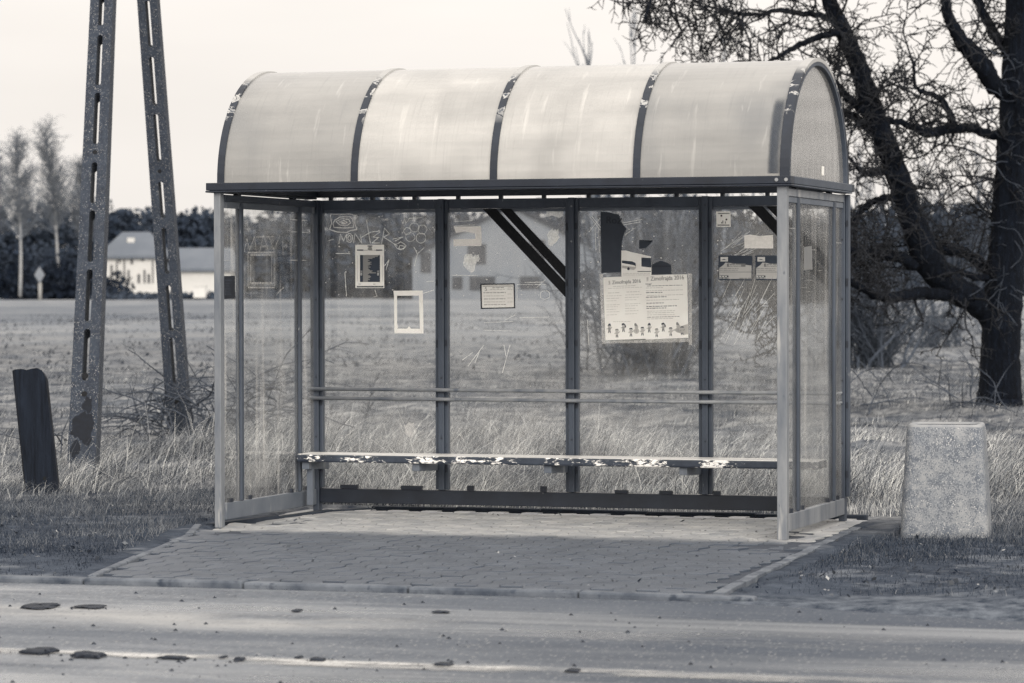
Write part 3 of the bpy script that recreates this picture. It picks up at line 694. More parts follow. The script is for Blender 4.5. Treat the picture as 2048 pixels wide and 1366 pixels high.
# ------------------------------------------------------------------ scratched drawings on the panes (sub-parts of the glass)
GV = W-.0042
def P(pts, v=GV): return [onv(x, y, v) for x, y in pts]
def circ(cx, cy, r, ry=None, n=18, j=.06, a0=0.):
    return [(cx+r*(1+random.uniform(-j, j))*math.cos(a0+2*math.pi*k/n), cy+(ry or r)*(1+random.uniform(-j, j))*math.sin(a0+2*math.pi*k/n)) for k in range(n)]
def loop(pts): return pts+pts[:1]
mb = MB()
mb.stroke(P(loop([(661, 429), (700, 428), (711, 431), (709, 446), (714, 459), (702, 461), (693, 465), (675, 464), (659, 459), (663, 447)])), .0055, GV)
mb.stroke(P(loop([(670, 440), (680, 434), (700, 433), (706, 440), (707, 455), (690, 456), (668, 455), (666, 447)])), .005, GV-1e-4)
mb.stroke(P(loop([(672, 443), (684, 437), (698, 439), (701, 446), (694, 451), (680, 450)])), .0045, GV-2e-4)
mb.stroke(P(loop([(678, 444), (688, 441), (694, 445), (687, 448)])), .005, GV-3e-4); mb.stroke(P([(680, 443), (692, 447), (684, 446)]), .005, GV-4e-4)
part(mb, 'scratched_line', M['scratch'], PANE[0], 0)
mb = MB(); k = 0
for st in ([(678, 487), (681, 468), (687, 482), (693, 468), (694, 484)], loop(circ(699, 476, 6, 9, 10)), loop(circ(699, 476, 3, 5, 8)), [(707, 486), (710, 467), (724, 487), (720, 468)],
           [(722, 475), (742, 464), (760, 462)], [(733, 440), (741, 487)], [(760, 464), (746, 474), (757, 475), (744, 486), (760, 486)], [(763, 488), (769, 456), (779, 468), (767, 474), (780, 482), (795, 492)],
           [(786, 478), (806, 474), (790, 482)], loop(circ(800, 492, 10, 7, 9, .3)), loop(circ(803, 495, 6, 4, 9, .3)), [(672, 507), (700, 507)], [(657, 481), (667, 479)], [(769, 532), (778, 520), (772, 540)],
           [(803, 440), (806, 447), (809, 438), (812, 446), (820, 436)], [(818, 437), (844, 435)], [(826, 430), (829, 443)], [(828, 494), (835, 508), (848, 496)], [(835, 508), (829, 532)],
           [(750, 580), (754, 592), (748, 594)], [(690, 545), (693, 592)], [(868, 580), (846, 587)], [(853, 563), (868, 562)]):
    mb.stroke(P(st), .0042, GV-1e-4*k); k += 1
for c in ((829, 455, 9), (845, 459, 9), (821, 474, 9), (842, 476, 10), (815, 462, 7)):
    mb.stroke(P(loop(circ(*c, n=16))), .0036, GV-1e-4*k); k += 1
part(mb, 'scratched_line', M['scratch_soft'], PANE[0], 0)
mb = MB(); mb.flat(P([(763, 437), (777, 436), (776, 441), (764, 442)]), GV)
q = P(circ(820, 859, 12, 15, 14, .25)); mb.flat(q, GV-1e-4); part(mb, 'smudge', M['scratch_faint'], PANE[0], 0)
mb = MB(); k = 0
for st in ([(968, 645), (1026, 643)], [(1030, 630), (1010, 640)], [(967, 660), (1024, 662)], [(960, 700), (950, 725)], [(1008, 690), (1012, 712)], [(1050, 565), (1088, 564)], [(1034, 570), (1034, 600)], [(1034, 569), (1092, 569)],
           loop(circ(1090, 590, 10, 9, 12, .12)), [(1073, 575), (1090, 560)], [(905, 551), (955, 551)], [(925, 720), (945, 705)], [(936, 732), (968, 690)], [(910, 443), (945, 441)], [(908, 452), (950, 450)], [(1040, 635), (1098, 634)], [(1005, 745), (1020, 690)]):
    mb.stroke(P(st), .0034, GV-1e-4*k); k += 1
part(mb, 'scratched_line', M['scratch_soft'], PANE[1], 0)
mb = MB(); q = 0
for (cx, cy, rx, ry) in ((940, 525, 12, 16), (952, 517, 7, 8), (934, 518, 6, 9), (1104, 478, 9, 17), (1112, 470, 7, 12)): mb.flat(P(circ(cx, cy, rx, ry, 14, .35)), GV-1e-4*q); q += 1
mb.flat(P([(1092, 421), (1127, 421), (1127, 432), (1118, 436), (1104, 431), (1093, 434)]), GV-8e-4)
part(mb, 'smudge', M['scratch_soft'], PANE[1], 0)
mb = MB(); k = 0
for st in ([(1180, 434), (1200, 460)], [(1200, 436), (1178, 464)], [(1184, 433), (1204, 458)], [(1245, 446), (1284, 439)], [(1246, 450), (1280, 444)], [(1190, 455), (1192, 500)], [(1197, 455), (1199, 505)], [(1250, 470), (1270, 456)], [(1175, 640), (1178, 690)]):
    mb.stroke(P(st), .0034, GV-1e-4*k); k += 1
part(mb, 'scratched_line', M['scratch_soft'], PANE[2], 0)
mb = MB(); k = 0
for i in range(14):
    x, y = random.uniform(1440, 1490), random.uniform(490, 520); mb.stroke(P([(x, y), (x+random.uniform(25, 50), y-random.uniform(10, 36))]), .0022, GV-1e-4*k); k += 1
for i in range(26):
    x, y = random.uniform(1440, 1530), random.uniform(590, 690); mb.stroke(P([(x, y), (x+random.uniform(15, 30), y-random.uniform(20, 60))]), .0022, GV-1e-4*k); k += 1
part(mb, 'scratched_line', M['scratch_soft'], PANE[3], 0)
# MAY and a ghost frame scratched on the left wall's wide pane
def PU(pts, u=.0034): return [onu(x, y, u) for x, y in pts]
mb = MB(); k = 0
def stroke_u(mb, pts, w, u):
    pts = [Vector(p) for p in pts]; mb.cuts.append((len(mb.v), len(mb.f)))
    for a, b in zip(pts, pts[1:]):
        d = (b-a).normalized(); q = Vector((-d.y, d.x))*w/2
        mb.add([(u, *(a-q)), (u, *(b-q)), (u, *(b+q)), (u, *(a+q))], [(0, 1, 2, 3)]); 
for st in ([(488, 504), (494, 477), (499, 500), (509, 473), (513, 507)], [(519, 505), (527, 470), (537, 503)], [(522, 494), (534, 492)], [(537, 472), (548, 500)], [(560, 470), (548, 500), (545, 514)],
           loop([(496, 505), (549, 505), (549, 575), (496, 575)]), loop([(501, 510), (543, 510), (543, 566), (501, 566)]), [(565, 473), (566, 510)], [(553, 588), (568, 574)], [(512, 474), (548, 473)]):
    stroke_u(mb, PU(st), .009, .0034+1e-4*k); k += 1
part(mb, 'scratched_line', M['scratch_faint'], LP[1], 0)

# ------------------------------------------------------------------ papers and stickers on the glass
def paper(name, label, cat, mats, fn, group=None, v=GV-.0012):
    mb = MB(); fn(mb); o = mb.build(name, mats, None, True); return tag(o, label, cat, group)
PV = W-.0048                                            # back of the papers; they are 0.6 mm thick
def sheet(mb, pts, k=0, m=0): mb.m = m; mb.poly(P(pts, PV)[::-1], PV-.0006-.0004*k, PV-.0004*k)
def quad(mb, x0, y0, x1, y1, k, m, sl=0.): 
    d = (x1-x0)*sl; mb.m = m; mb.flat(P([(x0, y1), (x1, y1+d), (x1, y0+d), (x0, y0)], PV), PV-.0007-.0002*k)
def words(mb, x0, x1, y, h, k, m, sl=0., seed=0):
    r = random.Random(seed*97+int(y)); x = x0
    while x < x1-2:
        w = min(r.uniform(3, 9), x1-x); d = (x-x0)*sl; quad(mb, x, y-h/2+d, x+w, y+h/2+d, k, m, sl); x += w+1.4
def f_time(mb):
    sheet(mb, [(710.5, 489.5), (768, 489.5), (768.5, 576), (711, 576)])
    quad(mb, 735, 491, 745, 493, 1, 1); quad(mb, 737, 493.5, 743, 495, 1, 1); quad(mb, 735.5, 495.5, 744.5, 500, 1, 2)
    quad(mb, 714, 499, 727, 501.5, 1, 1); quad(mb, 752, 499, 765, 501.5, 1, 1); words(mb, 728, 751, 500.4, 1.2, 1, 2)
    quad(mb, 720, 510, 760, 564, 1, 1); quad(mb, 726, 510, 736, 564, 2, 2)
    rw = [32, 30, 24, 19, 8, 13, 7, 17, 14, 17, 13, 8, 15, 10, 12, 14, 19, 17, 26, 12, 8, 14, 16, 14, 11, 14, 10, 9]
    for i, w in enumerate(rw): quad(mb, 735, 510+i*1.93, 726+w, 510+i*1.93+1.9, 3, 2)
    for x in (721, 754.5): quad(mb, x, 541, x+4, 545.5, 4, 2); quad(mb, x, 546.5, x+3.6, 548, 4, 3); quad(mb, x, 549, x+3.6, 550.5, 4, 3)
    quad(mb, 717, 567.6, 722, 568.8, 1, 2); quad(mb, 746, 567.6, 751, 568.8, 1, 2); quad(mb, 713.5, 571.8, 767, 574.8, 1, 1); words(mb, 716, 764, 572.6, 1, 2, 2)
    quad(mb, 714.3, 511, 714.9, 563, 1, 2); quad(mb, 765.5, 511, 766.1, 563, 1, 2)
paper('timetable', 'white framed timetable with a dark stepped column chart on the first glass pane', 'timetable', [M['paper'], M['ink'], M['paper_grey'], M['paper']], f_time)
def f_frame(mb):
    for q in ([(787, 581.5), (845.5, 581), (846, 591), (788, 591.5)], [(788.5, 657), (847, 657.5), (847, 667), (789, 666.5)],
              [(788, 591.3), (794, 591), (794.5, 657.5), (788.8, 657.5)], [(838, 590.8), (846, 590.5), (847, 658), (840, 657.5)]): sheet(mb, q)
    sheet(mb, [(814, 657.2), (818, 652.5), (822, 657.2)]); sheet(mb, [(793.5, 640), (796, 655), (794, 657)])
paper('paper_frame', 'bright white empty paper frame, its centre torn out, low on the first pane', 'paper frame', [M['paper']], f_frame)
def f_five(mb):
    sheet(mb, [(960.5, 567.5), (1029.5, 566.5), (1030.5, 616.5), (961.5, 618)], 0, 1); mb.m = 0
    mb.poly(P([(963.5, 570), (1027, 569), (1028, 614.3), (964.3, 615.5)], PV)[::-1], PV-.0010, PV-.0007)
    quad(mb, 965, 571, 1026, 573.5, 2.5, 3); text_px(mb, '5', 970, 581.5, 974, 581.5, PV-.0014, 2)
    for y, a, b, m in ((575.5, 985, 1008, 2), (579, 980, 1010, 3), (585.5, 967, 1012, 2), (592, 967, 1011, 3), (598, 968, 1011, 2), (604, 968, 1010, 3), (609.5, 968, 1012, 2)): words(mb, a, b, y, 1.3, 2.6, m, -.012)
    for y in (576, 579, 588, 596, 604): words(mb, 1015, 1025, y, 1.2, 2.6, 3, -.012)
def text_px(mb, s, x0, y0, x1, y1, v, m, bold=0., sq=1.):
    mb.m = m; text(mb, s, onv(x0, y0, PV), onv(x1, y1, PV), v, sq, bold)
paper('notice', 'small black framed notice numbered 5 on the second glass pane', 'notice', [M['paper'], M['ink_black'], M['ink_soft'], M['ink_faint']], f_five)
def f_roz(mb):
    sheet(mb, [(1201, 423.5), (1216, 424), (1226, 427), (1238, 429), (1240, 441), (1246, 449), (1253, 458), (1247, 470), (1243.5, 486), (1242, 545), (1203, 546)])
    text_px(mb, 'Roż', 1213, 446.5, 1243, 447.5, PV-.0012, 1, .0012)
paper('torn_poster', 'tall torn dark poster remnant reading Roż on the third pane', 'torn poster', [M['stickerdark'], M['ink_black']], f_roz)
def f_bus(mb):
    sheet(mb, [(1242.5, 501), (1252, 501), (1266, 505), (1285, 509), (1302, 513), (1303, 553), (1243, 554)])
    mb.m = 1; mb.flat(P([(1244, 521), (1264, 522.5), (1271, 526), (1272, 532), (1266, 530), (1244, 526)][::-1], PV), PV-.0010)
    mb.m = 3; mb.flat(P([(1244, 531), (1270, 534), (1271.5, 530.5), (1272.5, 536), (1268, 540), (1244, 536)][::-1], PV), PV-.0009)
    mb.m = 1; mb.flat(P(circ(1257, 537.5, 2.6, 3, 12, 0), PV), PV-.0012); mb.flat(P([(1283, 515), (1302, 516), (1302.5, 535), (1283, 533)][::-1], PV), PV-.0010)
    quad(mb, 1275, 542, 1302, 544, 1, 2); 
    for y in (547, 550): words(mb, 1246, 1300, y, 1., 1, 3)
paper('torn_poster', 'torn white poster scrap with a picture of a white coach', 'torn poster', [M['paper'], M['ink'], M['ink_soft'], M['ink_faint']], f_bus)
paper('torn_poster', 'small loose dark paper scrap with a pointed end above the coach picture', 'torn poster', [M['stickerdark']], lambda mb: sheet(mb, [(1278.5, 480), (1288, 481.5), (1303, 484.5), (1306, 481), (1300, 488), (1292, 496), (1278, 498)]))
def f_dk(mb):
    sheet(mb, [(1304, 530), (1312, 525), (1322, 521.5), (1333, 525), (1342, 529.5), (1343, 548), (1304, 549)]); mb.m = 1
    mb.flat(P([(1305, 531), (1342, 531.5), (1342, 533.5), (1305, 533)][::-1], PV), PV-.0009)
paper('torn_poster', 'low dark paper remnant with a ragged top right of the coach picture', 'torn poster', [M['stickerdark'], M['ink_black']], f_dk)
KIDS = [(1219, 663, 0), (1234, 672, 1), (1247, 661, 2), (1262, 670, 3), (1285, 668, 4)]
def kid(mb, x, y, kind, k):
    s = 1.0
    def f(p, m, kk=0): mb.m = m; mb.flat(P([(x+a, y+b) for a, b in p][::-1], PV), PV-.0013-.0002*kk)
    f([(-2.6, -6), (2.6, -6), (2.2, 0), (-2.2, 0)], 1 if kind in (0, 2) else 3); f([(-2, 0), (-.2, 0), (-1, 4.5), (-2.4, 4.5)], 4, 1); f([(.2, 0), (2, 0), (2.8, 4.3), (1.2, 4.5)], 4, 1)
    f([(2, -5.5), (5.5, -8), (6, -7), (2.6, -3.6)], 1, 1); f([(-2, -5.5), (-5.4, -4), (-5, -3), (-2, -3.6)], 1, 1)
    f([(3.2*math.cos(t), -9+3.4*math.sin(t)) for t in np.linspace(0, 2*math.pi, 12, endpoint=False)], 3, 2)
    if kind == 0: f([(-3.6, -10), (3.6, -10), (1.5, -14.5), (-1, -14.5)], 4, 3)
    elif kind == 2: f([(-3.6, -9), (-3, -12.5), (1, -13.4), (4, -10), (5.5, -4), (3, -5), (2.2, -10)], 4, 3)
    else: f([(-4, -9.5), (-2.5, -12.6), (2, -13), (4.2, -9), (2.4, -10.4), (-2, -10.6)], 2 if kind == 1 else 4, 3)
def snowman(mb, x, y):
    for cy, r in ((0, 5.5), (-7.6, 3.8)):
        mb.m = 5; mb.flat(P(circ(x, y+cy, r, r, 14, 0)[::-1], PV), PV-.00125)
    mb.m = 2; mb.flat(P([(x-4, y-10.4), (x+3, y-9.6), (x-1, y-16), (x-4, y-15)], PV), PV-.0015)
    for b in (-2, 0, 2): mb.m = 4; mb.flat(P(circ(x, y+b, .5, .5, 6, 0), PV), PV-.0016)
def f_zl(mb):
    sheet(mb, [(1206.5, 555), (1290, 551), (1292, 677.5), (1211, 680.5)])
    text_px(mb, 'Zimofrajda 2016', 1224.5, 568.5, 1282, 565.2, PV-.0012, 2, .0006, 1.15)
    mb.m = 3; mb.flat(P([(1217, 562), (1220, 561), (1221, 568), (1218, 568.5)], PV), PV-.001); quad(mb, 1216, 568.6, 1221, 569.3, 1, 3)
    words(mb, 1226, 1272, 573, 1.2, 1, 3, -.04, 1); words(mb, 1216, 1284, 577, 1, 1, 3, -.04, 2)
    for c, (a, b) in enumerate(((1213, 1243), (1250, 1283))):
        words(mb, a+3, b-4, 586-2*c, 1.3, 1, 3, -.03, c)
        for i, y in enumerate((592, 597, 602, 610, 614, 619, 624, 630)): words(mb, a, b-(i*5) % 13, y-2*c, 1.0, 1, 3 if i % 3 else 5, -.03, c+i)
    words(mb, 1226, 1262, 643.5, 1., 1, 3, -.02, 3)
    for i, (x, y, kd) in enumerate(KIDS): kid(mb, x, y-1.5, kd, i)
    snowman(mb, 1273, 662)
def f_zr(mb):
    sheet(mb, [(1289, 550.5), (1374.5, 548.5), (1377, 675.5), (1291.5, 679)], 1)
    text_px(mb, 'Zimofrajda 2016', 1301.5, 561.5, 1368, 558.6, PV-.0016, 2, .0006, 1.15)
    mb.m = 3; mb.flat(P([(1293, 555), (1297, 554), (1297, 561), (1293.5, 561.5)], PV), PV-.0014); quad(mb, 1292.5, 561.8, 1297, 562.5, 3, 3)
    text_px(mb, 'Uwaga!', 1291.5, 569.4, 1303, 569, PV-.0016, 4, .0003)
    for i, (y, a, b, m) in enumerate(((572, 1294, 1367, 2), (576, 1292, 1328, 3), (581.5, 1292, 1366, 3), (585.5, 1292, 1327, 4), (591, 1294, 1367, 3), (594.5, 1292, 1333, 4), (600.5, 1293, 1358, 3), (606.5, 1293, 1329, 4),
                                      (613, 1293, 1354, 4), (616.8, 1293, 1333, 4), (622.5, 1294, 1350, 3), (626, 1294, 1351, 3), (630, 1294, 1350, 3), (634.5, 1294, 1359, 2), (638, 1294, 1346, 3))):
        words(mb, a, b, y, 1.3, 3, m, -.025, i)
    for i, (x, y, kd) in enumerate(KIDS): kid(mb, x+79.5, y-2.5, kd, i)
    mb.m = 5; mb.flat(P([(1346, 660), (1362, 652), (1376, 648), (1376.5, 668), (1368, 670)], PV), PV-.0012); snowman(mb, 1356.5, 660)
PM = [M['paper'], M['paper_grey'], M['ink_soft'], M['ink_faint'], M['ink'], M['ink_faint']]
paper('poster', 'white poster headed Zimofrajda 2016 with two text columns, left sheet of the pair', 'poster', PM, f_zl, 'white children posters')
paper('poster', 'white poster headed Zimofrajda 2016 with the line Uwaga, right sheet of the pair', 'poster', PM, f_zr, 'white children posters')
def f_sleeve(mb):
    for q in ([(1199, 548), (1206, 548), (1211, 688), (1204, 688)], [(1375.5, 546), (1384, 548), (1384, 690), (1378, 690)], [(1211, 681.5), (1377.5, 676.5), (1378, 684), (1211, 687)]): sheet(mb, q, -1)
paper('clear_tape', 'crinkled clear tape border round the pair of white posters', 'tape', [M['sleeve']], f_sleeve)
def f_dots(mb):
    sheet(mb, [(1432.5, 423), (1461, 422.5), (1461.5, 453.5), (1433, 454)]); quad(mb, 1436, 426, 1459, 428, 1, 2)
    for x, y in ((1443, 431.5), (1453, 439)): mb.m = 1; mb.flat(P(circ(x, y, 2, 2, 10, 0), PV), PV-.0012)
    for x, h in ((1442.4, 3), (1445, 6), (1450, 4)): quad(mb, x, 447-h, x+1.6, 447, 1, 1)
    quad(mb, 1435, 449, 1459, 451.5, 1, 2)
paper('sticker', 'square white sticker with two black dots in the corner of the fourth pane', 'sticker', [M['paper'], M['ink_black'], M['ink_soft']], f_dots)
paper('sticker', 'rough white half scraped sticker below the black brace of the fourth pane', 'sticker', [M['residue']], lambda mb: sheet(mb, [(1488.5, 471), (1500, 469), (1520, 472), (1546, 470), (1546.5, 497), (1489, 496.5)]))
def f_ad(x0):
    def f(mb):
        sheet(mb, [(x0, 512), (x0+2, 510.5), (x0+66, 511.5), (x0+68, 514), (x0+67, 559), (x0+65, 561), (x0+2, 560), (x0, 558)])
        mb.m = 1; mb.flat(P([(x0+1.5, 536), (x0+10, 530), (x0+14, 525), (x0+66, 531), (x0+66, 558), (x0+1.5, 557.5)][::-1], PV), PV-.0009)
        mb.m = 2; mb.flat(P([(x0+4, 514), (x0+19, 514), (x0+19, 523), (x0+4, 523)][::-1], PV), PV-.001)
        mb.m = 0; mb.flat(P([(x0+6, 519), (x0+11, 518), (x0+17, 520.5), (x0+11, 520)], PV), PV-.0013)
        quad(mb, x0+17, 527, x0+54, 533.5, 1.6, 3); text_px(mb, 'Gayboo', x0+21, 532.6, x0+45, 532.8, PV-.0014, 2, .0003)
        for y in (537, 540.5): words(mb, x0+2, x0+40, y, 1, 2, 3, 0, y)
        quad(mb, x0+2, 543.6, x0+66, 544.6, 2, 3); quad(mb, x0+2, 551, x0+20, 559-1.5, 2, 0); words(mb, x0+2, x0+20, 553, 2, 3, 2, 0, 5); words(mb, x0+2, x0+20, 556, 1.6, 3, 2, 0, 6); words(mb, x0+42, x0+65, 556.5, 1.6, 2, 3, 0, 7)
    return f
AM = [M['ink'], M['paper_mid'], M['paper'], M['ink_soft']]
paper('sticker', 'rectangular advert sticker scratched across, left one of the matching pair', 'sticker', AM, f_ad(1437), 'matching advert stickers')
paper('sticker', 'rectangular advert sticker partly behind the right front post', 'sticker', AM, f_ad(1511), 'matching advert stickers')
def f_two(mb):
    sheet(mb, [(907, 453), (962, 452.5), (963, 466), (963, 478), (951, 478), (950, 467), (930, 463), (912, 466)]); sheet(mb, [(907, 478.5), (963, 477.5), (963, 490), (961, 492), (907, 492)])
paper('sticker', 'scraped white two strip sticker high on the second pane', 'sticker', [M['residue']], f_two)
def f_blk(mb):
    a = PU([(447.5, 552), (470, 551.5), (470.5, 597), (448, 598)], .0045); n = 4
    mb.add([(.0032, *p) for p in a]+[(.0042, *p) for p in a], [(3, 2, 1, 0), (4, 5, 6, 7)]+[(i, (i+1) % 4, (i+1) % 4+4, i+4) for i in range(4)])
    mb.m = 1
    for i, y in enumerate((560, 566, 571, 577, 583, 588)): 
        b = PU([(450, y), (464-(i*3) % 7, y), (464-(i*3) % 7, y+1.4), (450, y+1.4)], .0045); mb.add([(.0046, *p) for p in b], [(0, 1, 2, 3)])
paper('notice', 'small black notice on the narrow pane beside the left front post', 'notice', [M['ink_black'], M['ink']], f_blk)
def f_lab(mb):
    a = [onu(x, y, L) for x, y in ((1607, 494), (1622, 492), (1624, 539), (1607, 540))]
    mb.add([(L+.0032, *p) for p in a]+[(L+.0042, *p) for p in a], [(0, 1, 2, 3), (7, 6, 5, 4)]+[(i, i+4, (i+1) % 4+4, (i+1) % 4) for i in range(4)])
paper('sticker', 'upright blank pale label on the right side wall', 'sticker', [M['ink_soft']], f_lab)

# ------------------------------------------------------------------ concrete poles with slots
def proj(p):
    d = p[1]*math.cos(PITCH)+(p[2]-CH)*math.sin(PITCH); up = -p[1]*math.sin(PITCH)+(p[2]-CH)*math.cos(PITCH)
    x, y = F*p[0]/d, F*up/d
    return 1024+math.cos(ROLL)*x-math.sin(ROLL)*y, 683-(math.sin(ROLL)*x+math.cos(ROLL)*y)
def pole(label, base_px, slots, holes, w0, w1, depth, yaw, stain):
    B = gnd(*base_px); T = at(240, -770, 31.4); ax = (T-B); ln = ax.length; ax.normalize()
    def s_of(py):
        a, b = -1., ln+3
        for _ in range(50):
            m = (a+b)/2
            if proj(B+ax*m)[1] > py: a = m
            else: b = m
        return a
    root = empty('concrete_pole', label, 'utility pole', B, 0, 'concrete pole legs')
    fx = Vector((math.cos(yaw), math.sin(yaw), 0)); fx = (fx-ax*fx.dot(ax)).normalized(); fy = ax.cross(fx)   # fx across the face, fy into depth
    top = ln*.95
    def wd(s): return w0+(w1-w0)*s/ln
    def dp(s): return depth*(1-.25*s/ln)
    def pt(x, s, back): return ax*s+fx*(x*wd(s)/2)+fy*((.5 if back else -.5)*dp(s))
    mb = MB()
    cells = sorted([(s_of(b), s_of(a)) for a, b in slots]); cur = -.35; hw = .23
    def solid(a, b):
        vs_ = [pt(x, s, k) for s in (a, b) for k in (0, 1) for x in (-1, 1)]
        mb.add(vs_, [(0, 1, 5, 4), (1, 3, 7, 5), (3, 2, 6, 7), (2, 0, 4, 6)])
    for a, b in cells:
        if a > cur: solid(cur, a-.03)
        a0, b0 = a-.03, b+.03; Nn = 32; inn, out_ = [], []
        r = hw*wd((a+b)/2)/2
        for k in range(Nn):
            t = 2*math.pi*k/Nn; cx, sy = math.cos(t), math.sin(t)
            half = (b-a)/2-r; s = (a+b)/2+(half if sy >= 0 else -half)+r*sy; x = hw*cx
            inn.append((x, s)); 
            # matching outer point on the cell's rectangle
            m = max(abs(cx), abs(sy)); ox, oy = cx/m, sy/m
            out_.append((ox, (a0+b0)/2+oy*(b0-a0)/2))
        vs_ = [pt(x, s, k) for k in (0, 1) for ring in (out_, inn) for x, s in ring]
        fs = []
        for k in range(Nn):
            j = (k+1) % Nn
            fs += [(k, j, Nn+j, Nn+k), (2*Nn+k, 3*Nn+k, 3*Nn+j, 2*Nn+j), (Nn+k, Nn+j, 3*Nn+j, 3*Nn+k)]
            if abs(out_[k][0]) > .999 and abs(out_[j][0]) > .999: fs.append((k, 2*Nn+k, 2*Nn+j, j))
        mb.add(vs_, fs); cur = b0
    solid(cur, top); vs_ = [pt(x, top, k) for k in (0, 1) for x in (-1, 1)]; mb.add(vs_, [(0, 1, 3, 2)])
    mb.build('shaft', M['pole'], root)
    for py, rr in holes:
        s = s_of(py); c = ax*s-fy*(dp(s)/2+.001); m = MB()
        m.add([c+fx*rr*math.cos(t)+ax*rr*math.sin(t) for t in np.linspace(0, 2*math.pi, 12, endpoint=False)], [tuple(range(12))]); m.build('bolt_hole', M['black'], root)
    if stain:
        m = MB(); s0 = s_of(888); q = 0
        for (x, y, rx, ry) in ((-.35, 865, .5, .10), (.1, 872, .55, .08), (-.1, 848, .45, .07), (.45, 856, .3, .12), (-.5, 905, .35, .07), (.3, 818, .35, .07), (.35, 885, .3, .07)):
            s = s_of(y); pts = []
            for k in range(16):
                t = 2*math.pi*k/16; j = 1+random.uniform(-.3, .3); xx = max(-.99, min(.99, x+rx*j*math.cos(t))); ss = s+ry*j*math.sin(t)
                pts.append(pt(xx, ss, 0)-fy*(.0015+.0003*q))
            m.add(pts, [tuple(range(15, -1, -1))]); q += 1
        m.build('soot_stain', M['stain'], root)
    return root
pole('speckled concrete pole with oval slots and a sooty foot, left leg of the leaning pair', (167, 930), [(-345, -235), (-215, -115), (-95, -10-0), (5-10, 60), (79, 179), (194, 297), (333, 415), (429, 532), (547, 651), (666, 769)],
     [(313, .022), (796, .026), (760, .03)], .245, .17, .2, -.06, True)
pole('thinner concrete pole with chipped right edge standing in brambles, right leg of the pair', (362, 880), [(-330, -235), (-215, -120), (-100, -12), (0, 93), (112, 210), (226, 322), (361, 434), (453, 545), (568, 660), (672, 765)],
     [(340, .02), (800, .025)], .225, .17, .19, -.06, False)

# leaning wooden stub post
B = gnd(78, 985); st_ = MB(); sc = F/B.y
def sp(px, py, dv=0.): q = at(px, py, B.y+dv); return Vector(q)-B
outline = [(50, 985), (24.5, 742), (40, 741), (52, 743), (64, 740), (75, 739), (86, 744), (93, 757), (95, 775), (118, 985)]
fr_ = [sp(x, y, -.05) for x, y in outline]; bk = [sp(x+3, y+(0 if y > 900 else 2), .12) for x, y in outline]; n = len(outline)
inn = [sp(x*.9+7, y*.985+8 if y < 800 else y, -.075) for x, y in outline]
st_.add(fr_+bk+inn, [tuple(range(3*n-1, 2*n-1, -1)), tuple(range(n, 2*n))]+[(i, (i+1) % n, (i+1) % n+n, i+n) for i in range(n)]+[(i, i+2*n, (i+1) % n+2*n, (i+1) % n) for i in range(n)])
root = empty('wooden_post', 'dark leaning timber stub post with a rounded shoulder in the grass', 'post', B)
st_.build('post_shaft', M['wood'], root); m = MB(); c = sp(89, 957, -.079)
m.add([c+Vector((.012*math.cos(t), 0, .016*math.sin(t))) for t in np.linspace(0, 2*math.pi, 10, endpoint=False)], [tuple(range(9, -1, -1))]); m.build('bolt_hole', M['black'], root)

# ------------------------------------------------------------------ litter bin
B = gnd(1893, 1074); root = empty('litter_bin', 'pale pebble dashed concrete litter bin right of the shelter', 'litter bin', B, -.19)
sc = F/B.y; H = (1074-846)/sc
def rsq(hw, r, z, n=6):
    out = []
    for cx, cy, a0 in ((1, 1, 0), (-1, 1, 90), (-1, -1, 180), (1, -1, 270)):
        for k in range(n+1):
            a = math.radians(a0+90*k/n); out.append((cx*(hw-r)+r*math.cos(a), cy*(hw-r)+r*math.sin(a), z))
    return out
def loft(mb, rings, cap0=False, cap1=False):
    n = len(rings[0]); vs_ = [p for r in rings for p in r]
    fs = [(k*n+i, k*n+(i+1) % n, (k+1)*n+(i+1) % n, (k+1)*n+i) for k in range(len(rings)-1) for i in range(n)]
    if cap1: fs.append(tuple(range((len(rings)-1)*n, len(rings)*n)))
    return mb.add(vs_, fs)
h0, h1 = 88/sc, 75/sc
mb = MB(); loft(mb, [rsq(h0, .06, -.05), rsq(h0+(h1-h0)*.3, .06, H*.3), rsq(h0+(h1-h0)*.7, .06, H*.7), rsq(h1+.001, .06, H-.03), rsq(h1-.004, .06, H-.016)]); mb.build('bin_body', M['bin'], root, False, 0, True)
mb = MB(); loft(mb, [rsq(h1-.004, .06, H-.016), rsq(h1-.007, .058, H-.005), rsq(h1-.014, .055, H), rsq(h1-.035, .06, H-.001), rsq(h1-.042, .06, H-.012)]); mb.build('rim', M['binrim'], root, False, 0, True)
mb = MB(); loft(mb, [rsq(h1-.042, .06, H-.012), rsq(h1-.05, .06, H-.3)], cap1=True); mb.build('liner', M['clip'], root, False, 0, True)

